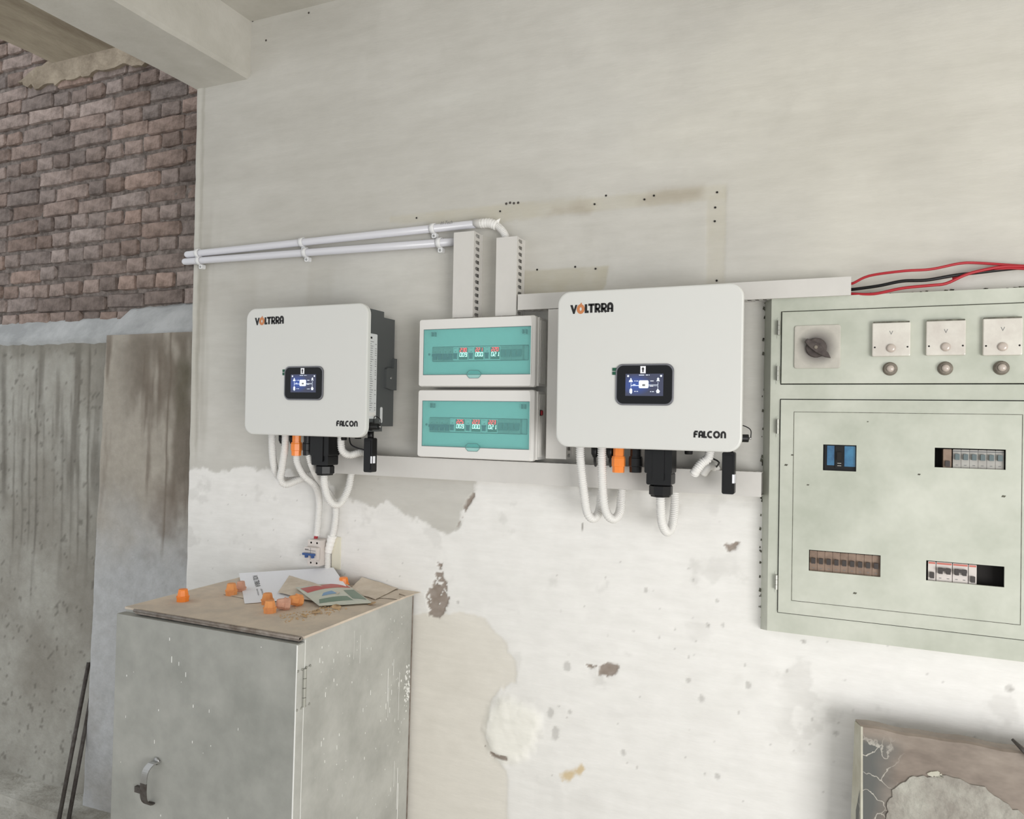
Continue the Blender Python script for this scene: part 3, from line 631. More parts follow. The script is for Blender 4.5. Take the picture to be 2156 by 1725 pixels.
for (a,nm) in ((422,'by the wall end'),(665,'left of the small inverter top'),(927,'beside the left upright duct')):
    t=(a-396)/(1010-396); clip(onpipe(u0,u1,t),u1-u0,'saddle clip on the upper pipe '+{422:'nearest the free wall end',665:'halfway along the pipe',927:'nearest the upright ducts'}[a])
    t=(a+4-391)/(960-391); clip(onpipe(l0,l1,t),l1-l0,'saddle clip on the lower pipe '+{422:'nearest the free wall end',665:'halfway along the pipe',927:'nearest the upright ducts'}[a])
# ------------------------------------------------------------------ corrugated hoses
def hose(pts,label,rad=.0125,group='white corrugated hoses under the inverters',m=None):
    m=m or M_hose; C=spline(pts,.0013); mb=MB(); R=[(rad,rad,rad*.83,rad*.83)[i%4] for i in range(len(C))]
    mb.tube(C,R,m,12); return mb.build('corrugated_hose',None,label,'hose',group)
e=u1+Vector((.012,0,.001))
h=hose([e,W(1040,472,-.022),W(1056,484,-.026),W(1066,501,-.030),W(1068,520,-.030)],'short flexible hose curving from the upper pipe down into the upright duct',.0118,'')
mb=MB(); a=W(1012,471,-.022); b=W(1046,475,-.023); pts=spline([a,W(1030,470,-.022),b],.003)
mb.tube(pts,[.0150+.0012*math.sin(i*2.3) for i in range(len(pts))],M_tape,10)
c=W(1046,468,-.022); mb.add([c,c+Vector((.014,-.004,.010)),c+Vector((.004,-.006,-.020)),c+Vector((-.012,-.014,-.004))],[(0,1,3),(1,2,3)],M_tape)
mb.build('tape_wrap',h,'white tape around the pipe joint')
# ------------------------------------------------------------------ inverters
T=Vector((1.083,0,0))
def inverter(off,label,side):
    # coordinates of the left unit, shifted by off
    o=Vector(off); Xl,Xr=-1.787+o.x,(-1.313 if o.x<.5 else -1.306)+o.x; Zb,Zt=EYE-.071+o.z,EYE+.338+o.z
    if o.x>.5: Zb-=.006
    r_=root('inverter',((Xl+Xr)/2,0,Zb),label,'inverter','white wall-mounted inverters')
    mb=MB(); mb.rbox(Xl,Xr,-.202,-.186,Zb,Zt,.034,M_pwhite,8,bev=.004); mb.build('front_panel',r_)
    bx0,bx1=Xl+.022,Xr-.020
    mb=MB(); mb.box(bx0,bx1,-.186,-.085,Zb+.018,Zt-.012,M_dgrey); mb.box(bx0,bx1,-.085,-.022,Zb+.034,Zt-.03,M_dgrey)
    mb.build('housing',r_)
    mb=MB(); mb.rbox(bx0+.06,bx1-.06,-.022,-.0005,Zb+.1,Zt-.08,.01,M_dgrey); mb.build('wall_bracket',r_)
    # cooling-side latch and label on the right flank
    def side_rect(y0,y1,z0,z1,m,r=.004,th=.0015,x=bx1):
        mb2=MB(); P=rrect(y0,y1,z0,z1,r,4); n=len(P); vs=[(x,p[0],p[1]) for p in P]+[(x+th,p[0],p[1]) for p in P]
        mb2.add(vs,[(i,(i+1)%n,n+(i+1)%n,n+i) for i in range(n)]+[tuple(range(n-1,-1,-1)),tuple(n+i for i in range(n))],m); return mb2
    g=side_rect(-.172,-.122,Zb+.058,Zt-.088,M_label)
    lab=g.build('rating_label',r_)
    g=MB(); zz=Zt-.098; rr_=random.Random(2)
    g.add([(bx1+.0018,-.170,zz),(bx1+.0018,-.150,zz),(bx1+.0018,-.150,zz-.006),(bx1+.0018,-.170,zz-.006)],[(0,1,2,3)],M_ink); zz-=.014
    while zz>Zb+.085:
        w_=rr_.uniform(.014,.028); g.add([(bx1+.0018,-.169,zz),(bx1+.0018,-.169+w_,zz),(bx1+.0018,-.169+w_,zz-.0016),(bx1+.0018,-.169,zz-.0016)],[(0,1,2,3)],M_gink)
        if rr_.random()<.7: g.add([(bx1+.0018,-.134,zz),(bx1+.0018,-.126,zz),(bx1+.0018,-.126,zz-.0018),(bx1+.0018,-.134,zz-.0018)],[(0,1,2,3)],M_gink)
        zz-=.0068
    g.add([(bx1+.0018,-.166,Zb+.078),(bx1+.0018,-.127,Zb+.078),(bx1+.0018,-.127,Zb+.066),(bx1+.0018,-.166,Zb+.066)],[(0,1,2,3)],M_plast)
    g.build('small_print',lab)
    side_rect(-.098,-.086,Zb+.045,Zb+.095,M_label,.005).build('warning_sticker',r_)
    zm=(Zb+Zt)/2-.018
    mb=MB(); P=[(-.080,zm-.03),(-.046,zm-.036),(-.020,zm-.036),(-.020,zm+.066),(-.034,zm+.066),(-.038,zm+.034),(-.074,zm+.034),(-.080,zm+.028)]
    n=len(P); vs=[(bx1+.004,p[0],p[1]) for p in P]+[(bx1+.010,p[0],p[1]) for p in P]
    vs=[(v[0]-.0045 if i<n else v[0],v[1],v[2]) for i,v in enumerate(vs)]
    mb.add(vs,[(i,(i+1)%n,n+(i+1)%n,n+i) for i in range(n)]+[tuple(range(n-1,-1,-1)),tuple(n+i for i in range(n))],M_dgrey)
    if o.x<.5: lt=mb.build('side_latch',r_); mb=MB(); mb.lathe((bx1+.010,-.055,zm+.002),(1,0,0),[(0,.0045),(.002,.004),(.0025,.002)],M_metal,10); mb.build('screw',lt)
    # capped socket on the flank
    mb=MB(); c=Vector((bx1,-.150,Zb+.034)); mb.lathe(c,(1,0,0),[(-.004,.013),(.006,.013),(.008,.010),(.030,.010),(.031,.008)],M_black,12)
    mb.tube(spline([c+Vector((.036,0,.002)),c+Vector((.034,.004,.022)),c+Vector((.012,.008,.032)),c+Vector((.004,.014,.020)),c+Vector((.003,.016,.002))],.003),.0013,M_blackm,6)
    mb.lathe(c+Vector((.030,.002,0)),(1,0,0),[(0,.003),(.007,.003)],M_metal,8)
    mb.build('capped_socket',r_)
    # lettering
    def PX(px,py): # pixel of the right-hand unit's front plane -> this unit
        p=W(px,py,-.202); return (p.x-T.x+o.x, p.z+(0.0 if o.x>.5 else .006))
    yl=-.2021; mb=MB()
    x0,zt=PX(1201,641.5); x1,zb_=PX(1291,661); zt2=PX(1291,640.5)[1]; zb_=PX(1201,660.5)[1]; H=zt-zb_; Wd=x1-x0
    def lx(u): return x0+Wd*u
    def lz(v): return zb_+H*v
    wd=H*.3
    # V as a solid wedge pair
    mb.prism([(lx(0),lz(.93)),(lx(.055),lz(.93)),(lx(.088),lz(.42)),(lx(.12),lz(.93)),(lx(.165),lz(.93)),(lx(.105),lz(-.06)),(lx(.07),lz(-.06))],yl-.0006,yl,M_ink)
    sx=Wd*.052; w2=Wd*.055
    stroke(mb,[(lx(.37),lz(.95)),(lx(.37),lz(.12)),(lx(.435),lz(.12))],w2,yl,M_ink)
    stroke(mb,[(lx(.425),lz(.88)),(lx(.565),lz(.88))],H*.24,yl,M_ink); stroke(mb,[(lx(.495),lz(.9)),(lx(.495),lz(0))],w2,yl,M_ink)
    for u in (.60,.745):
        stroke(mb,[(lx(u),lz(0)),(lx(u),lz(1.0))],w2,yl,M_ink)
        stroke(mb,[(lx(u),lz(.90))]+arc(lx(u+.05),lz(.66),Wd*.04,H*.24,90,-90,8)+[(lx(u),lz(.42))],H*.2,yl,M_ink)
        stroke(mb,[(lx(u+.035),lz(.42)),(lx(u+.095),lz(0))],w2*.95,yl,M_ink)
    stroke(mb,[(lx(.885),lz(0)),(lx(.885),lz(.5))]+arc(lx(.93),lz(.6),Wd*.045,H*.32,180,0,10)+[(lx(.975),lz(0))],w2,yl,M_ink); stroke(mb,[(lx(.89),lz(.38)),(lx(.97),lz(.38))],H*.16,yl,M_ink)
    lt=mb.build('logo_lettering',r_,'black brand lettering with an orange ring for its second letter')
    mb=MB(); stroke(mb,arc(lx(.247),lz(.45),Wd*.060,H*.37,0,345,24),w2*1.2,yl,M_oink,closed=True)
    mb.prism([(lx(.235),lz(.95)),(lx(.275),lz(1.0)),(lx(.265),lz(1.15)),(lx(.245),lz(1.1))],yl-.0006,yl,M_oink); mb.build('orange_ring',lt)
    mb=MB(); x0,zb_=PX(1460.5,921.5); x1,zt=PX(1529,909.5); zt=zb_+ (PX(1460,908)[1]-PX(1460,922)[1]); H=zt-zb_; Wd=x1-x0; w2=Wd*.060
    zsl=(PX(1529,924)[1]-PX(1460,922)[1])*0
    stroke(mb,[(lx(.025),lz(0)),(lx(.025),lz(.7)),(lx(.05),lz(.9)),(lx(.13),lz(.9))],w2,yl,M_ink); stroke(mb,[(lx(.03),lz(.5)),(lx(.115),lz(.5))],w2*.9,yl,M_ink)
    stroke(mb,[(lx(.175),lz(0)),(lx(.175),lz(.5))]+arc(lx(.225),lz(.6),Wd*.05,H*.31,180,0,8)+[(lx(.275),lz(0))],w2,yl,M_ink); stroke(mb,[(lx(.18),lz(.36)),(lx(.27),lz(.36))],w2*.8,yl,M_ink)
    stroke(mb,[(lx(.33),lz(1)),(lx(.33),lz(.1)),(lx(.41),lz(.1))],w2,yl,M_ink)
    stroke(mb,arc(lx(.52),lz(.5),Wd*.075,H*.42,55,305,14),w2,yl,M_ink)
    stroke(mb,arc(lx(.71),lz(.5),Wd*.078,H*.42,0,345,20),w2,yl,M_ink,closed=True)
    stroke(mb,[(lx(.86),lz(0)),(lx(.86),lz(.5))]+arc(lx(.915),lz(.55),Wd*.055,H*.36,180,0,8)+[(lx(.97),lz(0))],w2,yl,M_ink)
    mb.build('model_lettering',r_)
    # display
    a=PX(1297.5,766); b=PX(1418.5,856); x0,x1=a[0],b[0]; z1,z0=(a[1]+PX(1418,767)[1])/2,(b[1]+PX(1297,852)[1])/2
    mb=MB(); mb.rbox(x0,x1,-.2065,-.2022,z0,z1,.019,M_silver,7,bev=.001); dis=mb.build('display',r_,'black glass display with a lit screen in a silver bezel')
    mb=MB(); mb.rbox(x0+.004,x1-.004,-.2073,-.2065,z0+.004,z1-.004,.017,M_glassb,7); mb.build('display_glass',dis)
    sx0,sx1=PX(1318,810)[0],PX(1397.5,810)[0]; sz1,sz0=PX(1357,787.5)[1],PX(1357,834)[1]
    mb=MB(); mb.box(sx0,sx1,-.2077,-.2073,sz0,sz1,M_screen); mb.build('screen',dis)
    mb=MB(); U=lambda u:sx0+(sx1-sx0)*u; V=lambda v:sz0+(sz1-sz0)*v; ys=-.2078; Sx=sx1-sx0
    mb.prism(rrect(U(.36),U(.615),V(.35),V(.70),.003,3),ys-.0003,ys,M_wled)
    mb.rbox(U(.45),U(.53),ys-.0005,ys-.0003,V(.44),V(.53),.001,M_gink,2)
    for (u,v) in ((.07,.90),(.94,.90)): mb.lathe((U(u),ys,V(v)),(0,-1,0),[(0,.0026),(.0003,.0026)],M_wled,10)
    mb.prism([(U(.09),V(.63)),(U(.20),V(.63)),(U(.175),V(.73)),(U(.115),V(.73))],ys-.0003,ys,M_wled); mb.lathe((U(.145),ys,V(.77)),(0,-1,0),[(0,.0018),(.0003,.0018)],M_wled,8)
    mb.prism([(U(.115),V(.13)),(U(.185),V(.13)),(U(.185),V(.28)),(U(.16),V(.34)),(U(.14),V(.34)),(U(.115),V(.28))],ys-.0003,ys,M_wled)
    mb.prism([(U(.81),V(.2)),(U(.86),V(.33)),(U(.92),V(.2)),(U(.90),V(.2)),(U(.90),V(.13)),(U(.83),V(.13)),(U(.83),V(.2))],ys-.0003,ys,M_wled)
    mb.prism([(U(.82),V(.66)),(U(.85),V(.74)),(U(.83),V(.76)),(U(.865),V(.83)),(U(.90),V(.76)),(U(.88),V(.74)),(U(.91),V(.66)),(U(.88),V(.66)),(U(.865),V(.70)),(U(.85),V(.66))],ys-.0003,ys,M_wled)
    for p in ([(.15,.60),(.15,.48),(.36,.48)],[(.15,.38),(.15,.46),(.36,.46)],[(.615,.50),(.865,.50),(.865,.62)],[(.615,.46),(.865,.46),(.865,.34)]): stroke(mb,[(U(u),V(v)) for u,v in p],.0006,ys,M_wled)
    for (u0,u1,v) in ((.24,.27,.67),(.29,.34,.67),(.20,.27,.51),(.24,.28,.20),(.30,.34,.20),(.66,.75,.67),(.65,.74,.44),(.66,.69,.19),(.71,.76,.19),(.36,.50,.94),(.54,.60,.94),(.62,.64,.94),(.14,.17,.10)):
        mb.box(U(u0),U(u1),ys-.0003,ys,V(v)-.0005,V(v)+.0008,M_wled)
    mb.build('screen_icons',dis,'lit icons and figures of the energy flow diagram')
    a=PX(1349.5,771.5);b=PX(1360.5,786.5); mb=MB(); mb.box(a[0],b[0],-.2077,-.2073,b[1],a[1],M_paper)
    cx=(a[0]+b[0])/2; stroke(mb,[(cx,b[1]+.003),(cx,a[1]-.007)],.003,-.2077,M_ink); mb.prism([(cx-.0035,a[1]-.008),(cx,a[1]-.0025),(cx+.0035,a[1]-.008)],-.2083,-.2077,M_ink); mb.build('arrow_sticker',dis)
    mb=MB(); a=PX(1290,775);b=PX(1297.5,789.5); mb.box(a[0],b[0]+.002,-.2045,-.2022,b[1],(a[1]+b[1])/2-.001,M_lgreen); mb.box(a[0],b[0]+.002,-.2045,-.2022,(a[1]+b[1])/2+.001,a[1],M_lgreen); mb.build('green_tab',r_)
    # connectors under the housing (pixels of the right-hand unit at their own depth)
    yc=-.13
    def CX(px,py,y=yc): p=W(px,py,y); return Vector((p.x-T.x+o.x,y,p.z+(0.006 if o.x<.5 else 0)))
    ztop=Zb+.02
    def gland(px,pyb,m,nm,lab):
        c=CX(px,pyb); h=ztop-c.z; mb=MB()
        mb.lathe((c.x,yc,ztop),(0,0,-1),[(-.003,.0145),(h*.50,.0145),(h*.5,.0175),(h*.53,.0175),(h*.56,.0185),(h*.8,.0185),(h*.82,.0165),(h,.016)],m,8,False); mb.build(nm,r_,lab)
    gland(1302,995,M_orange,'cable_gland','orange cable gland'); gland(1338,995,M_black,'cable_gland','black cable gland')
    c=CX(1390,1020); h=ztop-c.z; mb=MB(); wB=.036
    mb.rbox(c.x-wB,c.x+wB,yc-.028,yc+.028,c.z+.030,ztop,.004,M_black,2); mb.rbox(c.x-wB+.005,c.x+wB-.002,yc-.026,yc+.026,c.z,c.z+.031,.004,M_black,2)
    mb.rbox(c.x-.014,c.x+.016,yc-.031,yc-.028,c.z+.012,ztop-.005,.003,M_black,2)
    bc=mb.build('battery_connector',r_,'big black battery connector'); mb=MB()
    mb.lathe((c.x+.002,yc,c.z),(0,0,-1),[(0,.026),(.004,.031),(.026,.031),(.028,.027),(.032,.026)],M_black,8,False); mb.build('lock_nut',bc)
    for px,py in ((1250,968),(1282,972)):
        c=CX(px,py); mb=MB(); mb.lathe((c.x,yc+.01,ztop),(0,0,-1),[(0,.0085),(.020,.0085),(.022,.0105),(.040,.010),(.046,.007),(.050,.006)],M_black,10)
        mb.tube(spline([Vector((c.x,yc+.01,ztop-.048)),Vector((c.x-.003,yc+.02,ztop-.062)),Vector((c.x-.010,yc+.05,ztop-.075))],.004),.0035,M_blackm,8); mb.build('plug_connector',r_)
    for px in (1450,):
        c=CX(px,955); mb=MB(); mb.lathe((c.x,yc,ztop),(0,0,-1),[(0,.014),(.014,.014),(.018,.011),(.030,.0105),(.032,.009)],M_black,10); mb.build('blanking_cap',r_)
    if o.x<.5:
        c=CX(1495,955); mb=MB(); mb.lathe((c.x,yc,ztop),(0,0,-1),[(0,.014),(.014,.014),(.018,.011),(.026,.0105)],M_black,10); mb.build('blanking_cap',r_)
    c=CX(1534,1040); mb=MB(); mb.rbox(c.x-.0155,c.x+.0155,yc-.013,yc+.013,c.z,ztop-.022,.005,M_black,3); mb.lathe((c.x,yc,ztop+.002),(0,0,-1),[(0,.010),(.03,.010)],M_black,10)
    mb.rbox(c.x-.010,c.x+.010,yc-.0145,yc-.013,c.z+.008,ztop-.03,.003,M_black,3)
    dg=mb.build('data_logger',r_,'black plug-in data stick'); mb=MB()
    x=c.x+.0157; mb.add([(x,yc-.009,c.z+.028),(x,yc+.004,c.z+.028),(x,yc+.004,c.z+.050),(x,yc-.009,c.z+.050)],[(0,1,2,3)],M_paper); mb.box(c.x+.004,c.x+.0155,yc-.0137,yc-.0131,c.z+.028,c.z+.050,M_paper); mb.build('white_sticker',dg)
    return r_
inverter((0,0,0),'white inverter left of the consumer units, dark grey flank visible','left')
inverter(T,'white inverter right of the consumer units, beside the green panel','right')
H1=-.13; zt1=EYE-.05
def top(px,py,y=H1): p=W(px,py,y); return Vector((p.x,y,zt1+.004))
G1='white corrugated hoses'
# left unit
hose([top(572,925),W(573,940,H1),W(576,975,-.12),W(584,1000,-.10),W(604,1012,-.07),W(650,1005,-.045),W(690,985,-.035),W(704,980,-.034)],'leftmost corrugated hose under the left inverter',.0125,G1)
hose([top(600,925),W(600,940,H1),W(594,985,-.13),W(591,1008,-.125),W(601,1020,-.115),W(625,1012,-.075),W(665,996,-.040),W(706,990,-.033)],'second corrugated hose from the left under the left inverter',.0125,G1)
hose([W(624,955,H1),W(626,975,H1),W(640,1002,-.11),W(664,1024,-.07),W(672,1055,-.03),W(670,1095,-.018),W(667,1128,-.018)],'corrugated hose from the orange gland down to the small wall breaker',.0115,G1)
hose([W(650,955,H1),W(655,975,H1),W(668,1005,-.08),W(690,1035,-.035),W(706,1065,-.0135),W(704,1110,-.0135),W(694,1150,-.0135),W(690,1165,-.0135),W(690,1200,-.0135)],'corrugated hose with white tape passing right of the small wall breaker',.0115,G1)
hose([W(683,985,H1),W(683,1015,H1),W(690,1045,-.12),W(703,1062,-.10),W(718,1058,-.07),W(733,1030,-.045),W(739,1000,-.033),W(741,985,-.030)],'corrugated hose looping from the big connector of the left inverter into the duct',.0125,G1)
hose([top(718,930),W(718,935,H1),W(722,951,-.125),W(736,958,-.105),W(760,953,-.09),W(790,951,-.06)],'short corrugated hose bending right behind the black data stick',.0125,G1)
cable('black_cable',[top(735,930,-.12),W(737,932,-.13),W(748,942,-.14),W(770,948,-.13),W(792,952,-.10)],.0022,M_blackm,'thin black cable under the left inverter','cable')
# right unit
hose([top(1222,950),W(1222,965,H1),W(1230,1040,-.125),W(1237,1080,-.115),W(1249,1092,-.095),W(1261,1078,-.07),W(1266,1045,-.045),W(1268,1025,-.035)],'leftmost corrugated hose loop under the right inverter',.0125,G1)
hose([top(1267,950),W(1267,965,H1),W(1270,1045,-.125),W(1278,1082,-.115),W(1292,1093,-.095),W(1304,1080,-.07),W(1308,1050,-.045),W(1310,1028,-.035)],'second corrugated hose loop from the left under the right inverter',.0125,G1)
hose([W(1391,1036,H1),W(1391,1060,H1),W(1394,1100,-.125),W(1404,1120,-.10),W(1415,1108,-.07),W(1420,1070,-.045),W(1421,1036,-.033)],'corrugated hose loop under the big connector of the right inverter',.0125,G1)
hose([top(1498,956),W(1492,962,H1),W(1478,975,-.14),W(1466,991,-.15),W(1462,997,-.145)],'short corrugated hose stub hanging open under the right inverter',.0125,G1)
mb=MB(); mb.tube(spline([W(1480,998,-.07),W(1490,984,-.075),W(1500,981,-.06),W(1508,990,-.045)],.004),.012,M_tape,10); mb.build('taped_hose_end',None,'white taped hose end on the duct behind the open stub','hose')
cable('black_cable',[W(1490,965,-.10),W(1503,967,-.11),W(1514,974,-.10),W(1508,984,-.06)],.0022,M_blackm,'thin black cable behind the hose stub of the right inverter','cable')
# ------------------------------------------------------------------ consumer units
SEG={'0':'abcdef','1':'bc','2':'abged','3':'abgcd','5':'afgcd','9':'abcdfg'}
def digits(mb,txt,x,z,h,y,m,skew=.1):
    w_=h*.5; adv=h*.78
    for ch in txt:
        if ch=='.':
            mb.box(x-h*.2,x-h*.05,y-.0003,y,z-h*.02,z+h*.12,m); continue
        P={'a':[(0,1),(1,1)],'b':[(1,1),(1,.5)],'c':[(1,.5),(1,0)],'d':[(0,0),(1,0)],'e':[(0,0),(0,.5)],'f':[(0,.5),(0,1)],'g':[(0,.5),(1,.5)]}
        for s_ in SEG[ch]: stroke(mb,[(x+w_*(u)+skew*h*v,z+h*v) for u,v in P[s_]],h*.145,y,m,.0003)
        x+=adv
def consumer_unit(zb,zt,wz0,wz1,sz0,sz1,sx0,sx1,reads,label,tog):
    xl,xr=W(881,760,-.09).x,W(1138,760,-.09).x+.008
    xr=-.812
    r_=root('consumer_unit',((xl+xr)/2,0,zb),label,'consumer unit','white consumer units with teal windows')
    mb=MB(); mb.box(xl+.006,xr,-.062,-.0005,zb+.004,zt-.004,M_plast)
    for k in range(7): mb.box(xr,xr+.0015,-.055+.007*k,-.052+.007*k,zb+.012,zt-.012,M_plast)
    mb.build('base_box',r_)
    wx0_,wx1_=W(892,740,-.09).x,W(1119.5,740,-.09).x
    mb=MB()
    out0=rrect(xl,xr-.004,zb,zt,.008,3); out1=rrect(xl+.004,xr-.014,zb+.003,zt-.003,.006,3); inn=[(max(wx0_,min(wx1_,p[0] if False else (wx0_ if p[0]<(xl+xr)/2 else wx1_))),(wz0 if p[1]<(zb+zt)/2 else wz1)) for p in out1]
    n=len(out0); vs=[(p[0],-.062,p[1]) for p in out0]+[(p[0],-.080,p[1]) for p in out0]+[(p[0],-.092,p[1]) for p in out1]+[(p[0],-.0925,p[1]) for p in inn]+[(p[0],-.070,p[1]) for p in inn]
    fs=[(k*n+i,k*n+(i+1)%n,(k+1)*n+(i+1)%n,(k+1)*n+i) for k in range(4) for i in range(n)]
    mb.add(vs,fs,M_plast); mb.build('cover',r_)
    # inner plate with the breaker slot
    mb=MB(); yp=-.0745
    def plate(x0,x1,z0,z1):
        if x1>x0 and z1>z0: mb.box(x0,x1,yp,yp+.003,z0,z1,M_plast)
    plate(wx0_-.001,sx0,wz0,wz1); plate(sx1,wx1_+.001,wz0,wz1); plate(sx0,sx1,wz0,sz0); plate(sx0,sx1,sz1,wz1)
    for (x0,x1) in ((sx0-.001,sx0+.0012),(sx1-.0012,sx1+.001)): mb.box(x0,x1,yp,-.040,sz0,sz1,M_tgrey)
    mb.box(sx0,sx1,yp,-.04,sz1-.001,sz1+.001,M_tgrey); mb.box(sx0,sx1,yp,-.04,sz0-.001,sz0+.001,M_tgrey)
    mb.build('inner_plate',r_)
    mb=MB(); mb.box(sx0,sx1,-.040,-.038,sz0,sz1,M_dark); mb.build('slot_back',r_)
    for x in (sx0-.012,sx1+.012):
        mb=MB(); mb.lathe((x,yp,(sz0+sz1)/2),(0,-1,0),[(0,.004),(.001,.0035),(.0012,.002)],M_tgrey,10); mb.build('plate_screw',r_)
    for x in (wx0_+.030,wx1_-.026):
        mb=MB(); mb.box(x-.006,x-.0045,-.086,-.0745,wz1-.022,wz1-.008,M_tgrey); mb.box(x+.0045,x+.006,-.086,-.0745,wz1-.022,wz1-.008,M_tgrey); mb.box(x-.006,x+.006,-.086,-.0745,wz1-.023,wz1-.0215,M_plast); mb.build('hinge_lug',r_)
    # modules, 18 ways
    mod=(sx1-sx0-.003)/18; x=sx0+.003; f=-.0770; zc=(sz0+sz1)/2
    seq=[('B',2,M_tnavy,tog[0]),('B',2,M_tnavy,tog[1]),('S',1),('M',2,0),('S',1),('M',2,1),('S',1),('M',2,2),('G',2),('G',2)]
    if reads[3]: x=sx0+.0005
    for it in seq:
        w_=it[1]*mod-.0006
        if it[0]=='M':
            mb=MB(); mb.rbox(x,x+w_,f-.002,-.041,sz0+.0015,sz1-.0015,.001,M_plast,2); m=mb.build('energy_meter',r_,'lit meter with red and green digits')
            fw=MB(); fw.box(x+.0025,x+w_-.0025,f-.0026,f-.002,sz0+.004,sz1-.004,M_mface); fw.build('meter_face',m)
            dg=MB(); digits(dg,reads[it[2]][0],x+.006,zc+.006,.0105,f-.0027,M_redled); dg.build('red_digits',m)
            dg=MB(); digits(dg,reads[it[2]][1],x+.0055,zc-.0085,.0115,f-.0027,M_grnled); dg.box(x+w_-.0068,x+w_-.0042,f-.003,f-.0027,zc-.009,zc-.0065,M_grnled); dg.build('green_digits',m)
        else:
            mb=MB(); mb.rbox(x,x+w_,f-.001,-.041,sz0+.0015,sz1-.0015,.001,M_bgrey if it[0]!='S' else M_plast,2)
            mb.box(x+.002,x+w_*.75,f-.0012,f-.001,sz1-.006,sz1-.005,M_gink)
            for k in range(it[1]):
                if it[0]!='G': mb.box(x+(k+.4)*mod,x+(k+.55)*mod,f-.0012,f-.001,sz1-.0165,sz1-.0145,M_ink)
            b=mb.build('circuit_breaker',r_)
            tg=MB(); mt=M_tnavy if it[0]!='G' else M_tgrey
            if it[0]=='G':
                for k in (0,1): tg.rbox(x+.0025+k*mod,x+mod-.0025+k*mod,f-.006,f-.001,zc-.009,zc+.010,.001,mt,2)
                tg.box(x+.0035,x+w_-.0035,f-.0075,f-.004,zc-.0125,zc-.007,mt)
            elif it[0]=='S': tg.prism([(x+.0025,zc+.0015),(x+w_-.0025,zc+.0015),(x+w_-.004,zc-.007),(x+w_-.004,zc-.016),(x+.004,zc-.016),(x+.004,zc-.007)],f-.0060,f-.001,mt)
            else:
                upv=it[3]; z_=zc-.013 if not upv else zc-.0035; bar=(zc-.0185,zc-.011) if not upv else (zc-.007,zc+.001)
                for k in (0,1): tg.rbox(x+.003+k*mod,x+mod-.003+k*mod,f-.006,f-.001,zc-.018,zc+.0008,.001,mt,2)
                tg.box(x+.001,x+w_-.001,f-.0085,f-.005,bar[0],bar[1],mt)
            tg.build('toggle',b)
        x+=it[1]*mod
    xm=(W(1000,740,-.09).x)
    mb=MB(); z0_=wz0; mb.box(wx0_+.0008,wx1_-.0008,-.0915,-.0895,wz0+.0008,wz1-.0008,M_teal); wn=mb.build('window',r_,'see-through teal window flap')
    mb=MB(); hw=.023; hh=.018; P=[(xm-hw,z0_-.002),(xm-hw,z0_+.006),(xm-hw+.008,z0_+.013),(xm+hw-.008,z0_+.013),(xm+hw,z0_+.006),(xm+hw,z0_-.002),(xm+hw-.008,z0_-.010),(xm-hw+.008,z0_-.010)]
    mb.prism(P,-.0950,-.0918,M_teal); mb.build('window_latch',wn)
    mb=MB(); stroke(mb,[(wx0_+.0006,wz0+.0006),(wx0_+.0006,wz1-.0006),(wx1_-.0006,wz1-.0006),(wx1_-.0006,wz0+.0006)],.0016,-.0916,M_tgrey,.0002,True); stroke(mb,P,.0010,-.0951,M_tgrey,.0002,True); mb.build('window_edge',wn)
    return r_
f9=lambda px,py:W(px,py,-.09)
zt_=(f9(881,672).z+f9(1130,663).z)/2; zb_=f9(1000,815).z
sl=lambda px,py:W(px,py,-.0745)
consumer_unit(zb_,zt_,f9(1000,789.5).z,f9(1000,690.5).z,sl(1010,760).z,sl(1010,729).z,sl(911,745).x,sl(1113,745).x,[('230','0.09'),('221','00.0'),('220','0.21'),0],'upper white consumer unit with lit meters behind a teal window',(True,False))
zt2=f9(1000,820.5).z; zb2=(f9(881,962).z+f9(1125,973).z)/2
cuL=consumer_unit(zb2,zt2,f9(1000,943.5).z,f9(1000,844.5).z,sl(1005,912).z,sl(1005,881).z,sl(905,897).x,sl(1110,897).x,[('225','00.9'),('223','00.0'),('223','0.21'),1],'lower white consumer unit with lit meters behind a teal window',(True,True))
mb=MB(); p=W(1147,860,-.03); mb.rbox(0,0,0,0,0,0,.001,M_black,2) if False else None
x=-.812; mb.box(x,x+.004,-.052,-.036,EYE+.005,EYE+.022,M_black); mb.box(x+.004,x+.007,-.050,-.038,EYE+.007,EYE+.020,M_red); mb.build('rocker_switch',cuL,'small red rocker switch on the flank')
# ------------------------------------------------------------------ small wall breaker
p0=W(640,1195,-.065);p1=W(682,1140,-.065)
x0=W(638,1165,-.07).x; x1=W(664,1165,-.07).x; z0=W(655,1192,-.05).z; z1=W(655,1137,-.05).z
r_=root('wall_breaker',((x0+x1)/2,0,z0),'small two-pole breaker with a blue toggle on the wall above the grey cabinet','circuit breaker')
zc=(z0+z1)/2
mb=MB(); mb.rbox(x0,x1,-.046,-.0005,z0,z1,.004,M_bwhite,3); mb.rbox(x0,x1,-.064,-.045,zc-.021,zc+.021,.003,M_bwhite,3)
mb.box((x0+x1)/2-.0004,(x0+x1)/2+.0004,-.0645,-.064,zc-.02,zc+.02,M_gink); mb.build('breaker_body',r_)
mb=MB(); mb.box(x0+.001,x1-.001,-.076,-.069,zc-.004,zc+.003,M_togb)
for k in (.25,.75): xx=x0+(x1-x0)*k; mb.rbox(xx-.004,xx+.004,-.072,-.064,zc-.013,zc+.002,.001,M_togb,2)
mb.build('toggle',r_)
mb=MB()
for k in (.27,.75):
    for z in (z0+.010,z1-.010): xx=x0+(x1-x0)*k; mb.lathe((xx,-.0455,z),(0,-1,0),[(0,.0035),(.0005,.0035)],M_dark,8)
mb.build('terminal_holes',r_)
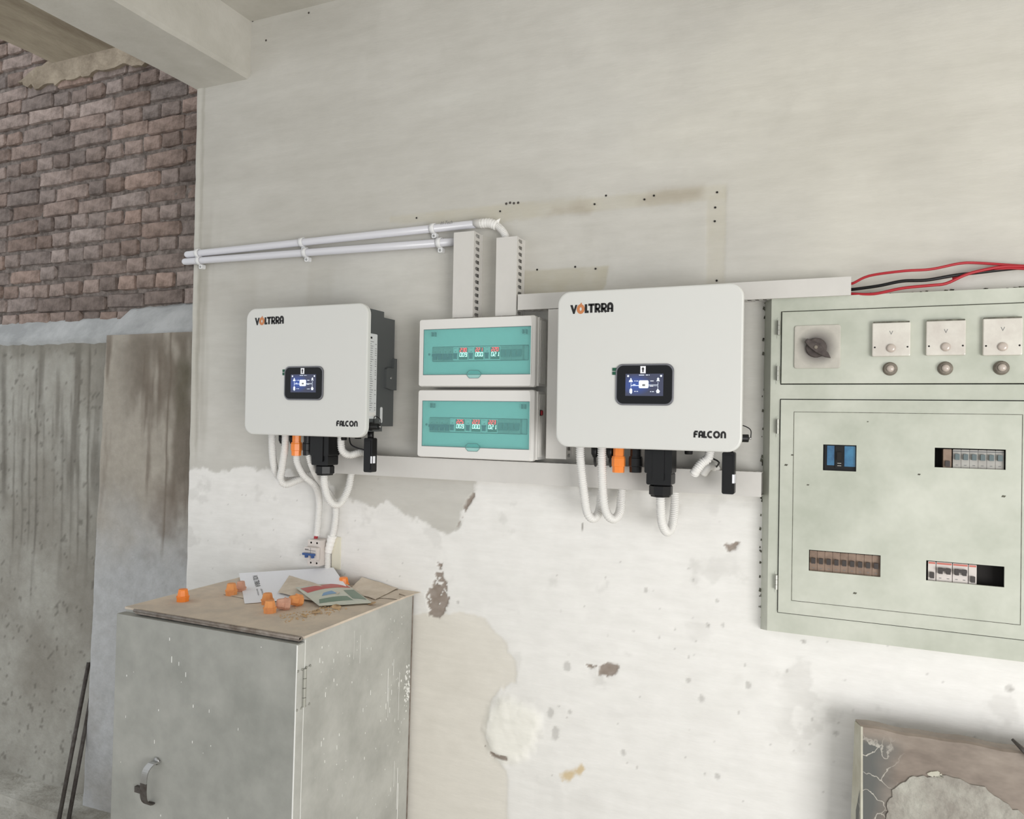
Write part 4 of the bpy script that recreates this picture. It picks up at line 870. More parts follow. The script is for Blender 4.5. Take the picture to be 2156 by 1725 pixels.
mb=MB(); mb.box(x0+.003,x1-.004,-.0645,-.0641,zc+.010,zc+.0115,M_gink); mb.box(x0+.003,x0+.018,-.0645,-.0641,zc+.013,zc+.015,M_ink); mb.build('printing',r_)
cable('red_cable',[W(667,1122,-.018),W(665,1132,-.020),W(663,1145,-.024)],.0065,M_red,'short red cable entering the top of the small wall breaker','cable')
mb=MB(); C=spline([W(700,1128,-.0150),W(696,1143,-.0150),W(691,1163,-.0150)],.004); mb.tube(C,[.0150-.002*(i/len(C))+.0011*math.sin(i*1.9) for i in range(len(C))],M_tape,10); mb.build('tape_wrap',None,'white tape wrap on the hose beside the small wall breaker','tape')
a=W(700,1130,-.004);b=W(716,1200,-.004); mb=MB(); mb.box(a.x,b.x,-.006,-.0005,b.z,a.z,M_strip)
st=mb.build('ivory_strip',None,'ivory wooden batten on the wall behind the taped hose','strip')
# ------------------------------------------------------------------ wires at the right end of the upper duct
wx=W(1792,600,-.04).x
cable('red_wire',[(W(1780,600,-.04).x,-.04,W(1793,597,-.04).z),W(1795,597,-.045),W(1830,581,-.05),W(1900,571,-.05),W(1960,567,-.04),W(2020,555,-.03),W(2060,554,-.02),W(2156,560,-.015),W(2240,562,-.012),W(2420,548,-.012),W(2650,524,-.012)],.0033,M_red,'topmost red wire, arching highest above the green panel','wire')
cable('black_wire',[(W(1780,600,-.03).x,-.03,W(1793,609,-.03).z),W(1795,609.5,-.035),W(1850,602,-.045),W(1900,592,-.045),W(1950,590,-.04),W(2010,580,-.03),W(2060,574,-.022),W(2156,564,-.012),W(2240,566,-.01),W(2420,552,-.01),W(2650,528,-.01)],.0040,M_black,'black wire between the red wires above the green panel','wire')
cable('red_wire',[(W(1764,619,-.03).x,-.03,W(1764,618,-.03).z),W(1795,619,-.04),W(1840,619,-.045),W(1900,607,-.045),W(1960,601,-.04),W(1992,597,-.035),W(2030,580,-.033),W(2060,571,-.028),W(2110,562,-.022),W(2156,561,-.02),W(2240,561,-.018),W(2420,547,-.018),W(2650,523,-.018)],.0036,M_red,'lowest red wire, sagging onto the top of the green panel','wire')
cable('red_wire',[W(2005,586,-.012),W(2040,577,-.014),W(2080,569,-.018),W(2120,565,-.02),W(2156,566,-.02),W(2240,568,-.02),W(2420,554,-.02),W(2650,530,-.02)],.0030,M_red,'short red wire twisted along the black one near the right edge','wire')
# ------------------------------------------------------------------ green distribution panel
Yf=-.045
gx0=W(1607,900,0).x; gxf=W(1621,900,Yf).x; gtop=W(1613,632,0).z; gbot=W(1607,1322,0).z; gxr=.56
fz1=W(1640,640,Yf).z; 
def gz(px,py,y=Yf): return W(px,py,y).z
dx0_=W(1642,1000,Yf-.004).x; dxr=.47
uz1,uz0=gz(1645,658),gz(1645,808); lz1,lz0=gz(1645,842),gz(1645,1289)
gp=root('distribution_panel',((gx0+gxr)/2,0,gbot),'large pale green electrical panel on the right part of the wall','electrical panel')
mb=MB(); O=[(gx0,gbot),(gxr,gbot),(gxr,gtop),(gx0,gtop)]
ft,fb=gtop-.004,gbot+.006
fo=[(gx0,-.0005,gbot-.004),(gxr,-.0005,gbot-.004),(gxr,-.0005,gtop),(gx0,-.0005,gtop)]; fi=[(gxf,Yf,fb),(gxr-.02,Yf,fb),(gxr-.02,Yf,ft),(gxf,Yf,ft)]
mb.add(fo+fi,[(i,(i+1)%4,4+(i+1)%4,4+i) for i in range(4)],M_green)
def gbox(x0,x1,z0,z1,y0=Yf,y1=Yf+.012): mb.box(x0,x1,y0,y1,z0,z1,M_green)
gbox(gxf,dx0_-.0024,fb,ft); gbox(dxr+.0024,gxr-.02,fb,ft); gbox(dx0_-.0024,dxr+.0024,uz1+.0024,ft); gbox(dx0_-.0024,dxr+.0024,lz1+.0024,uz0-.0026); gbox(dx0_-.0024,dxr+.0024,fb,lz0-.0026)
mb.build('panel_frame',gp)
mb=MB(); mb.box(dx0_-.004,dxr+.004,-.012,-.0006,lz0-.004,uz1+.004,M_dark); mb.build('back_plate',gp)
mb=MB(); mb.prism([(dx0_,uz0),(dxr,uz0),(dxr,uz1),(dx0_,uz1)],Yf-.006,Yf+.010,M_green,bev=.0015); mb.build('panel_door',gp,'upper door with rotary switch, meters and buttons')
# lower door with cut-outs
ld=MB(); yd0=Yf-.005
ix0=W(1671,900,Yf-.008).x; ix1=W(2152,1100,Yf-.008).x; iz1=gz(1671,867,Yf-.008); iz0=gz(1669,1266,Yf-.008)
cuts=[(1733,1803,937,992),(1968,2118,945,987),(1703,1854,1161,1206),(1950,2115,1184,1227)]
CR_=[]
for a,b,c,d in cuts:
    xm=(a+b)/2; CR_.append((W(a,(c+d)/2,Yf-.006).x,W(b,(c+d)/2,Yf-.006).x,W(xm,d+(3 if c>1100 else 0),Yf-.006).z,W(xm,c+(3 if c>1100 else 0),Yf-.006).z))
xs=sorted({dx0_,dxr}|{v for c in CR_ for v in c[:2]}); zs=sorted({lz0,lz1}|{v for c in CR_ for v in c[2:]})
for i in range(len(xs)-1):
    for j in range(len(zs)-1):
        mx_,mz_=(xs[i]+xs[i+1])/2,(zs[j]+zs[j+1])/2
        if any(c[0]<mx_<c[1] and c[2]<mz_<c[3] for c in CR_): continue
        ld.add([(xs[i],yd0,zs[j]),(xs[i+1],yd0,zs[j]),(xs[i+1],yd0,zs[j+1]),(xs[i],yd0,zs[j+1])],[(0,1,2,3)],M_green)
for c in CR_+[(dx0_,dxr,lz0,lz1)]:
    P=[(c[0],c[2]),(c[1],c[2]),(c[1],c[3]),(c[0],c[3])]
    ld.add([(p[0],yd0,p[1]) for p in P]+[(p[0],yd0+.006,p[1]) for p in P],[(i,(i+1)%4,4+(i+1)%4,4+i) for i in range(4)],M_green)
door=ld.build('panel_door',gp,'large lower door with four cut-outs showing breakers')
mb=MB(); t=.0011
mb.frame([(ix0,iz0),(ix1,iz0),(ix1,iz1),(ix0,iz1)],[(ix0+t,iz0+t),(ix1-t,iz0+t),(ix1-t,iz1-t),(ix0+t,iz1-t)],yd0-.0008,yd0,M_greend); mb.build('door_seam',door)
for a,b in ((1643,672),(1641,768),(1641,880),(1638,1208)):
    p=W(a,b,Yf-.008); mb=MB()
    for k in range(3): mb.lathe((p.x-.004,p.y,p.z-.004-.0125*k),(0,0,-1),[(0,.0042),(.0118,.0042)],M_hinge,10,False)
    mb.box(p.x-.008,p.x-.003,Yf-.0012,Yf,p.z-.05,p.z+.004,M_green); mb.build('hinge',gp)
yu=Yf-.006
# rotary switch
a=W(1673,687,yu);b=W(1769,776,yu); x0,x1=a.x,b.x; z1=(W(1720,685,yu)).z; z0=W(1720,776,yu).z
mb=MB(); mb.rbox(x0,x1,yu-.004,yu,z0,z1,.006,M_swp,4,bev=.0015); sw=mb.build('rotary_switch',gp,'square plate with a dark dusty turning knob')
c=W(1718,732,yu-.01); mb=MB(); mb.lathe((c.x,yu-.004,c.z),(0,-1,0),[(0,.025),(.006,.024),(.007,.021)],M_swd,20)
def rotp(pts,cx,cz,a): 
    ca,sa=math.cos(a),math.sin(a); return [(cx+p[0]*ca-p[1]*sa,cz+p[0]*sa+p[1]*ca) for p in pts]
mb.prism(rotp([(-.030,-.005),(-.012,-.009),(.008,-.010),(.032,-.0065),(.044,0),(.032,.0065),(.008,.010),(-.012,.009),(-.030,.005)],c.x,c.z,math.radians(-38)),yu-.022,yu-.010,M_swd,bev=.003)
mb.lathe((c.x,yu-.022,c.z),(0,-1,0),[(0,.005),(.0015,.0045),(.0016,.002)],M_push,10); mb.build('knob',sw)
for k,(a0,a1,b0,b1) in enumerate(((1836,1916,680,751),(1949,2032,676,749),(2068,2151,671,749))):
    x0,x1=W(a0,715,yu).x,W(a1,715,yu).x; xm=(a0+a1)/2; z1=W(xm,b0,yu).z; z0=W(xm,b1,yu).z
    mb=MB(); mb.rbox(x0,x1,yu-.012,yu,z0,z1,.003,M_meter,3,bev=.002); vm=mb.build('voltmeter',gp,'square dusty voltmeter face')
    cxm=(x0+x1)/2; cz=z0+.0195; mb=MB(); mb.lathe((cxm,yu-.012,cz),(0,-1,0),[(0,.0105),(.003,.010),(.005,.007),(.0055,.003)],M_meterc,18); mb.build('adjuster_cap',vm)
    mb=MB(); zz=z1-.029; stroke(mb,[(cxm-.0035,zz+.008),(cxm,zz),(cxm+.0035,zz+.008)],.0014,yu-.0121,M_gink,.0002); mb.build('lettering',vm)
    mb=MB(); 
    for x in (x0+.006,x1-.006): mb.lathe((x,yu-.012,z0+.022),(0,-1,0),[(0,.0022),(.0004,.002)],M_dark,8)
    mb.build('screw_holes',vm)
    mb=MB(); mb.rbox(x0+.002,x1-.002,yu-.0128,yu+.0,z1-.0012,z1+.0022,.001,M_greend,2); mb.build('dust_line',vm)
for a,b in ((1874,777),(1990,776),(2108,775)):
    c=W(a,b,yu); mb=MB(); mb.lathe((c.x,yu,c.z),(0,-1,0),[(0,.0165),(.002,.0165),(.003,.0150),(.006,.0145),(.010,.0135),(.011,.0115)],M_push,20); pb=mb.build('push_button',gp)
    mb=MB(); mb.lathe((c.x,yu-.010,c.z),(0,-1,0),[(-.002,.0085),(.004,.0085),(.007,.006),(.008,.002)],M_meterc,16); mb.build('button_cap',pb)
# breakers behind the cut-outs
yb=Yf+.004
def back(i,m=M_dark): 
    c=CR_[i]; return c
x0,x1,z0,z1=CR_[0]; xm=(x0+x1)/2
mb=MB(); mb.box(x0+.002,x1-.001,yb,-.012,z0-.01,z1+.01,M_black); b=mb.build('circuit_breaker',gp,'black moulded breaker with blue faces')
mb=MB(); mb.rbox(x0+.009,xm-.012,yb-.0015,yb,z0+.013,z1-.003,.001,M_bblue,2); mb.rbox(xm+.011,x1-.002,yb-.0015,yb,z0+.011,z1-.003,.001,M_bblue,2); mb.build('blue_face',b)
mb=MB(); mb.rbox(xm-.010,xm+.009,yb-.004,yb,z0+.006,z1-.003,.002,M_black,2); mb.rbox(xm-.006,xm+.005,yb-.010,yb-.004,z0+.026,z1-.018,.001,M_dark,2); mb.box(xm-.005,xm+.004,yb-.0045,yb-.004,z0+.018,z0+.0195,M_bgrey); mb.box(xm-.005,xm+.004,yb-.0045,yb-.004,z0+.012,z0+.0135,M_bgrey); mb.build('toggle',b)
def mod_row(i,items):
    x0,x1,z0,z1=CR_[i]; Wd=x1-x0; zc=(z0+z1)/2
    for (u0,u1,mt,n,tz,tm,kind) in items:
        a=x0+Wd*u0; b_=x0+Wd*u1-.0006; mb=MB(); mb.rbox(a,b_,yb,-.0125,z0-.012,z1-.003,.001,mt,2)
        if kind=='A': mb.box(a,b_,yb-.0004,yb,z1-.0085,z1-.006,M_gink)
        if kind=='R': mb.box(a+.001,b_-.001,yb-.0005,yb,z1-.0085,z1-.0045,M_bred)
        for k in range(n): 
            xx=a+(b_-a)*(k+.5)/n; mb.box(xx-.0025,xx+.0025,yb-.0005,yb,z0+.006,z0+.0075,M_gink)
        b=mb.build('circuit_breaker',gp); tg=MB(); w_=(b_-a)/n
        for k in range(n):
            xx=a+(b_-a)*(k+.5)/n; tg.rbox(xx-w_*.28,xx+w_*.28,yb-.007,yb,zc+tz-.008,zc+tz+.006,.001,tm,2)
        if kind in 'R' and n==2: tg.box(a+.003,b_-.003,yb-.010,yb-.006,zc+tz-.001,zc+tz+.006,tm)
        tg.build('toggle',b)
mod_row(1,[(.13,.255,M_btan,1,-.013,M_tog,'T')]+[(.27+.12*k,.39+.12*k,M_bgrey,1,.004,M_tgrey,'A') for k in range(6)])
mod_row(2,[(.01+.11*k,.12+.11*k,M_btan,1,.0,M_tog,'T') for k in range(9)])
mod_row(3,[(.03,.135,M_bwhite,1,-.010,M_tog,'R'),(.14,.35,M_bwhite,2,.002,M_tog,'R'),(.355,.555,M_bwhite,2,.002,M_tog,'R'),(.56,.665,M_bwhite,1,-.012,M_tog,'R')])
# paint chips along the frame edge
mb=MB(); rr_=random.Random(8)
for k in range(46):
    z=rr_.uniform(gbot,gtop); x=gx0+rr_.uniform(-.004,.003); s_=rr_.uniform(.001,.0035); mb.prism([(x-s_,z-s_),(x+s_*.6,z-s_*1.5),(x+s_,z+s_),(x-s_*.4,z+s_*1.8)],-.0022,-.0005,M_greend)
for k in range(40):
    x=rr_.uniform(gx0,.5); z=gtop+rr_.uniform(-.003,.004); s_=rr_.uniform(.001,.004); mb.prism([(x-s_*1.6,z-s_),(x+s_,z-s_),(x+s_*1.5,z+s_*.6),(x-s_,z+s_)],-.0022,-.0005,M_greend)
mb.build('edge_chips',gp,kind='stuff')
mb=MB()
for (a,b,s_) in ((1701,1021,3),(1800,1249,4),(1848,745,0),(1827,888,2),(1668,958,3),(1655,979,4),(1935,999,3),(2113,1045,4),(1645,1210,0)):
    if s_:
        p=W(a,b,yd0); k=s_*.00055; mb.prism([(p.x-k*2,p.z-k),(p.x+k,p.z-k*1.3),(p.x+k*2.2,p.z+k*.6),(p.x-k,p.z+k)],p.y-.0005,p.y,M_greend)
mb.build('paint_nick',door,kind='stuff')
# ------------------------------------------------------------------ grey steel cabinet
ZK=EYE-.569; kx0,kx1=-1.893,-1.250; kyf=-.545
cb=root('steel_cabinet',((kx0+kx1)/2,-.28,0),'tall grey steel cabinet standing against the wall, bottom left','cabinet')
def shear(mb):
    mb.v=[(v[0]+(v[2]-ZK)*.012,v[1],v[2]) for v in mb.v]; return mb
mb=MB(); mb.box(kx0,kx1,kyf,-.012,.02,ZK-.006,M_steelr); shear(mb).build('cabinet_body',cb)
mb=MB(); mb.box(kx1-.0015,kx1+.0012,kyf+.002,kyf+.0035,.03,ZK-.01,M_splash_glint); mb.box(kx1-.001,kx1+.0015,-.018,-.0125,.02,ZK-.01,M_lip); shear(mb).build('edge_bead',cb)
mb=MB(); mb.box(kx0-.002,kx1+.001,kyf-.002,-.010,ZK-.006,ZK,M_dust)
mb.box(kx0+.055,kx1-.004,kyf-.016,kyf+.004,ZK-.010,ZK-.002,M_lip); mb.tube([(kx0+.05,kyf-.014,ZK-.002),(kx1-.004,kyf-.014,ZK-.002)],.0045,M_lip,8); mb.build('lid',cb)
mb=MB(); mb.prism([(kx0-.003,.05),(kx1,.05),(kx1,ZK-.014),(kx0-.003,ZK-.014)],kyf-.028,kyf-.0015,M_steelg,bev=.002); dr=shear(mb).build('cabinet_door',cb)
mb=MB(); mb.box(kx1,kx1+.0015,kyf-.027,kyf-.002,.05,ZK-.016,M_steelr); mb.box(kx1-.0012,kx1+.002,kyf-.0285,kyf-.0272,.05,ZK-.016,M_splash_glint); shear(mb).build('door_flange',dr)  # thin white strip stands in for the highlight along the door edge
p=W(642,1408,kyf); zt_h=EYE+(W(641,1408,kyf).z-EYE)
mb=MB()
for k in range(4): mb.lathe((kx1+.003,kyf,W(640,1408,kyf).z-.0245*k),(0,0,-1),[(0,.0062),(.0232,.0062)],M_hinge,10,False)
zh=W(640,1408,kyf).z; mb.box(kx1,kx1+.002,kyf-.028,kyf+.028,zh-.098,zh,M_steelr)
for z in (zh,zh-.098):
    for k in range(4): mb.lathe((kx1+.002,kyf-.024+.016*k,z),(1,0,0),[(0,.0035),(.0015,.0025)],M_hinge,7)
shear(mb).build('hinge',cb)
# pull handle on the door
hy=kyf-.028
a=W(312,1614,hy-.03); b=W(297,1700,hy-.03)
mb=MB(); C=spline([(a.x+.004,hy-.002,a.z+.004),(a.x,hy-.020,a.z+.002),(a.x-.010,hy-.030,a.z-.018),(a.x-.014,hy-.032,a.z-.055),(a.x-.016,hy-.028,b.z+.022),(a.x-.014,hy-.016,b.z+.004),(a.x-.014,hy-.002,b.z+.002)],.006)
vs=[];
for i,c in enumerate(C):
    t=(C[min(i+1,len(C)-1)]-C[max(i-1,0)]).normalized(); nn=Vector((0,t.z,-t.y)).normalized(); h_=.011
    for sx,sn in ((-h_,-.0018),(h_,-.0018),(h_,.0018),(-h_,.0018)): vs.append(c+Vector((sx,0,0))+nn*sn)
fs=[(i*4+k,i*4+(k+1)%4,(i+1)*4+(k+1)%4,(i+1)*4+k) for i in range(len(C)-1) for k in range(4)]+[(0,3,2,1),tuple(len(vs)-4+k for k in range(4))]
mb.add(vs,fs,M_metal,False); mb.m[-len(fs)+len(fs)//2:-2]=[mb.mi(M_rust)]*len(mb.m[-len(fs)+len(fs)//2:-2]); mb.lathe((a.x+.003,hy-.004,a.z+.004),(0,-1,0),[(0,.010),(.003,.010)],M_metal,12); shear(mb) if False else None
mb.build('handle',dr)
c=W(298,1660,hy); mb=MB(); mb.box(c.x-.016,c.x+.010,hy-.010,hy,c.z-.010,c.z+.006,M_rust); mb.build('latch_hook',dr)
# splashes and drips of paint
def drops(name,plane,n,seed,par,zs,us,big=()):
    rr_=random.Random(seed); mb=MB()
    for k in range(n):
        u=rr_.uniform(*us); z=rr_.uniform(*zs); w_=rr_.uniform(.0004,.0011); h_=rr_.choice((1,1,2,3,6))*w_*1.3; sk=(z-ZK)*.012
        if plane=='f': mb.box(u+sk-w_,u+sk+w_,hy-.0006,hy,z-h_,z+h_,M_splash_glint)
        else: mb.box(kx1+sk,kx1+sk+.0006,u-w_,u+w_,z-h_,z+h_,M_splash_glint)
    for u,z0_,z1_,w_ in big:
        sk0=(z0_-ZK)*.012;sk1=(z1_-ZK)*.012; 
        if plane=='f': mb.add([(u+sk0,hy-.0006,z0_),(u+w_+sk0,hy-.0006,z0_),(u+w_+sk1,hy-.0006,z1_),(u+sk1,hy-.0006,z1_)],[(0,1,2,3)],M_splash_glint)
        else: mb.add([(kx1+sk0+.0007,u,z0_),(kx1+sk0+.0007,u+w_,z0_),(kx1+sk1+.0007,u+w_,z1_),(kx1+sk1+.0007,u,z1_)],[(0,1,2,3)],M_splash_glint)
    mb.build(name,par,kind='stuff')
drops('paint_splash','f',26,3,dr,(.55,ZK-.03),(kx0+.02,kx1-.03))
drops('paint_splash','s',120,4,cb,(.55,ZK-.03),(kyf+.04,-.03),[(-.15,.98,1.08,.003),(-.145,.93,1.02,.002),(-.085,.9,1.05,.002),(-.12,1.05,1.1,.002),(-.08,.62,.75,.003),(-.075,.55,.70,.004),(-.30,1.14,1.22,.0015),(-.10,.70,.78,.002),(-.33,1.16,1.24,.001)])
rr_=random.Random(5); mb=MB()
for k in range(70):
    u=-.035+rr_.gauss(0,.010); z=.985+rr_.gauss(0,.03); w_=rr_.uniform(.001,.003); u=min(u,-.016); mb.box(kx1+(z-ZK)*.012,kx1+(z-ZK)*.012+.0007,u-w_,u+w_,z-w_,z+w_*1.4,M_splash_glint)
mb.build('paint_splash',cb,kind='stuff')
# yellow wire at the left flank of the cabinet
cable('yellow_wire',[W(272,1622,-.56),W(262,1620,-.562),W(260,1632,-.566),W(266,1642,-.565),W(267,1656,-.563),W(264,1674,-.562)],.0028,M_yellow,'yellow wire end hanging beside the left flank of the steel cabinet','wire')
# ------------------------------------------------------------------ things on the cabinet
def L3(px,py,dz=0): return WZ(px,py,ZK+dz)
def sheet_paper(name,corners,label,cat,m,curl=0,nx=14,ny=8,th=.0006,seed=1,wav=.001,group=None,zf=None,build=True):
    # corners: near-left, near-right, far-right, far-left as (px,py,height)
    c=[L3(*q) for q in corners]; mb=MB(); vs=[]
    for k in (0,1):
        for i in range(nx+1):
            for j in range(ny+1):
                u,v=i/nx,j/ny; p=(c[0]*(1-u)+c[1]*u)*(1-v)+(c[3]*(1-u)+c[2]*u)*v
                z=p.z+wav*(1+mnoise.noise(Vector((u*3+seed,v*3,seed))))+(zf(u,v) if zf else 0)+th*k
                vs.append((p.x,p.y,max(z,ZK+.0004+th*k)))
    N_=(nx+1)*(ny+1); g=lambda i,j:i*(ny+1)+j
    fs=[]
    for i in range(nx):
        for j in range(ny):
            q=(g(i,j),g(i+1,j),g(i+1,j+1),g(i,j+1)); fs.append(tuple(N_+t for t in q)); fs.append(q[::-1])
    ring=[g(i,0) for i in range(nx)]+[g(nx,j) for j in range(ny)]+[g(i,ny) for i in range(nx,0,-1)]+[g(0,j) for j in range(ny,0,-1)]
    for k in range(len(ring)): a,b=ring[k],ring[(k+1)%len(ring)]; fs.append((a,b,N_+b,N_+a))
    mb.add(vs,fs,m,False)
    return (mb.build(name,None,label,cat,group) if build else mb),c
leaf,c=sheet_paper('leaflet',[(515,1272,.001),(742,1254,.001),(702,1196,W(702,1196,-.014).z-ZK),(503,1208,.008)],'white folded leaflet with black print under the pouches on the steel cabinet','leaflet',M_paper,wav=.0008)
# writing, turned a quarter to the right as it lies
def onsheet(u,v,dz=.0018):
    p=(c[0]*(1-u)+c[1]*u)*(1-v)+(c[3]*(1-u)+c[2]*u)*v; return Vector((p.x,p.y,p.z+dz+.0008))
mb=MB(); tm=MB(); text_mesh('VOLTRRA',1,0,0,0,M_ink,tm)
wmax=max(v[0] for v in tm.v)
for f_ in [0]: 
    vs=[]
    for v in tm.v: s_=v[0]/wmax; h_=v[2]/.72; vs.append(onsheet(.135+h_*.055-.0,.87-s_*.40,.0016+(v[1]+.0002)*.5))
    mb.add(vs,tm.f,M_ink)
for line,txt in ((.175,'USER MANUAL'),(.135,'Hybrid Inverter')):
    t2=MB(); text_mesh(txt,1,0,0,0,M_gink,t2); w2=max(v[0] for v in t2.v); vs=[onsheet(line+(v[2]/.72)*.018,.40-v[0]/w2*.2,.0016) for v in t2.v]; mb.add(vs,t2.f,M_gink)
mb.build('lettering',leaf)
sheet_paper('brown_paper',[(585,1250,.008),(672,1272,.004),(716,1250,.020),(610,1213,.022)],'crumpled beige paper lying over the white leaflet','paper',M_brown,wav=.003,seed=4)
sheet_paper('brown_paper',[(735,1245,.002),(790,1264,.001),(838,1240,.004),(762,1217,W(762,1217,-.012).z-ZK)],'beige paper right of the pouch, beneath another sheet','paper',M_brown,wav=.002,seed=6)
sheet_paper('brown_paper',[(762,1256,.001),(842,1263,.001),(838,1238,.001),(790,1228,.001)],'beige paper by the right edge of the cabinet, lowest of its pile','paper',M_brown,wav=.0006,seed=7)
sheet_paper('brown_paper',[(838,1250,.001),(856,1256,.001),(895,1246,.001),(836,1236,.0025)],'beige paper scrap in the back right corner of the cabinet top','paper',M_brown,wav=.0008,seed=8)
sheet_paper('brown_paper',[(470,1252,.001),(512,1260,.001),(520,1240,.001),(500,1236,.001)],'beige paper scrap under the left end of the leaflet','paper',M_brown,wav=.0005,seed=9)
# pouch with pale, red, green and blue print
po,c=sheet_paper('foil_pouch',[(672,1277,.006),(784,1271,.003),(722,1225,.016),(622,1238,.022)],'glossy pouch printed red, green and pale, in the middle of the papers','pouch',M_pouchw,wav=.001,seed=3,zf=lambda u,v:.010*math.sin(math.pi*u)*math.sin(math.pi*v))
def patch(name,uv,m,dz):
    mb=MB(); N=6; vs=[]
    for i in range(N+1):
        for j in range(N+1):
            a,b=i/N,j/N; u=(uv[0][0]*(1-a)+uv[1][0]*a)*(1-b)+(uv[3][0]*(1-a)+uv[2][0]*a)*b; v=(uv[0][1]*(1-a)+uv[1][1]*a)*(1-b)+(uv[3][1]*(1-a)+uv[2][1]*a)*b
            p=(c[0]*(1-u)+c[1]*u)*(1-v)+(c[3]*(1-u)+c[2]*u)*v; z=p.z+.001*(1+mnoise.noise(Vector((u*3+3,v*3,3))))+.010*math.sin(math.pi*u)*math.sin(math.pi*v)+.0006+dz; vs.append((p.x,p.y,z))
    mb.add(vs,[(i*(N+1)+j,(i+1)*(N+1)+j,(i+1)*(N+1)+j+1,i*(N+1)+j+1) for i in range(N) for j in range(N)],m,True); mb.build(name,po)
patch('red_print',[(.07,.62),(.97,.66),(.92,.92),(.05,.90)],M_pouchr,.0004)
patch('green_print',[(.72,.18),(.98,.14),(.98,.58),(.72,.50)],M_pouchg,.0004)
patch('green_print',[(.05,.10),(.70,.12),(.66,.26),(.12,.26)],M_pouchg,.0004)
patch('blue_print',[(.22,.36),(.52,.36),(.48,.50),(.30,.46)],M_pouchb,.0004)
def cap(px,py,label,m=None,R=.0165,H=.036,tilt=0,az=0,name='orange_cap',lift=0,sc=1):
    b=L3(px,py,lift); m=m or M_orange2; mb=MB(); A=Vector((math.sin(tilt)*math.cos(az),math.sin(tilt)*math.sin(az),math.cos(tilt))); R*=sc;H*=sc
    if tilt>1.2: b=b+Vector((0,0,R))-A*H*.5
    mb.lathe(b,A,[(0,R*1.08),(H*.34,R*1.12),(H*.36,R*1.22),(H*.42,R*1.22),(H*.46,R*1.02),(H*.92,R*.84),(H,R*.74)],m,8,False)
    o=mb.build(name,None,label,'cap','orange plastic gland caps on the cabinet'); return o
cap(385,1266,'orange cap standing alone near the left end of the cabinet',M_orange)
cap(487,1253,'orange cap standing left of the white leaflet')
cap(507,1246,'dusty pinkish cap behind the one left of the leaflet',M_pinkcap,sc=.9)
cap(723,1239,'orange cap behind the leaflet, nearest the wall',M_orange)
cap(563,1272,'upper orange cap of the pair in front of the leaflet',M_orange2,R=.0165,H=.032)
cap(568,1290,'front orange cap at the near edge of the leaflet',M_orange2,R=.0165,H=.034)
cap(596,1284,'dusty pink cap lying on its side beside the front orange cap',M_pinkcap,tilt=1.45,az=-2.3)
cap(622,1276,'orange cap lying on its side behind the dusty pink one',M_orange2,tilt=1.4,az=-1.9)
mb=MB(); rr_=random.Random(9)
def crumb(p,s_):
    r3=[Vector((rr_.uniform(-1,1),rr_.uniform(-1,1),rr_.uniform(-.3,1))).normalized()*s_*rr_.uniform(.7,1.2) for _ in range(6)]
    vs=[p+Vector((s_,0,0)),p+Vector((0,s_,0)),p+Vector((-s_,0,0)),p+Vector((0,-s_,0)),p+Vector((rr_.uniform(-.3,.3)*s_,0,s_*rr_.uniform(.5,1)))]
    vs=[v+Vector((rr_.uniform(-.3,.3)*s_,rr_.uniform(-.3,.3)*s_,0)) for v in vs]; mb.add(vs,[(0,1,4),(1,2,4),(2,3,4),(3,0,4),(3,2,1,0)],M_crumb)
for k in range(190):
    t=rr_.random(); px=600+t*125+rr_.gauss(0,9); py=1301-t*25+rr_.gauss(0,6); crumb(L3(px,py,.0004),rr_.choice((.0012,.0018,.0025,.004)))
mb.build('crumbs',None,'straw-coloured crumbs scattered in front of the pouch','debris',kind='stuff')
def flake(px,py,s_,label,ax=0):
    b=L3(px,py,.0006); mb=MB(); vs=[]; n=9; rr2=random.Random(int(px)); 
    for k in (0,1):
        for i in range(n):
            t=math.pi*2*i/n; q=s_*(1+.25*rr2.uniform(-1,1)); vs.append(b+Vector((math.cos(t+ax)*q,math.sin(t+ax)*q*.6,(.35+.35*math.cos(t))*s_+k*.0012)))
    vs+= [b+Vector((0,0,.08*s_)),b+Vector((0,0,.08*s_+.0012))]
    fs=[(i,(i+1)%n,2*n) for i in range(n)]+[(n+i,n+(i+1)%n,2*n+1) for i in range(n)]+[(i,(i+1)%n,n+(i+1)%n,n+i) for i in range(n)]
    mb.add(vs,fs,M_crumb,True); mb.build('plaster_flake',None,label,'flake','curled flakes on the cabinet top')
flake(783,1274,.013,'curled beige flake at the right end of the pouch',.4)
flake(708,1282,.014,'curled beige flake touching the near edge of the pouch',2)
flake(665,1292,.014,'flat straw flake left of centre among the crumbs',1)
flake(640,1299,.010,'small straw flake nearest the front edge of the lid',3)
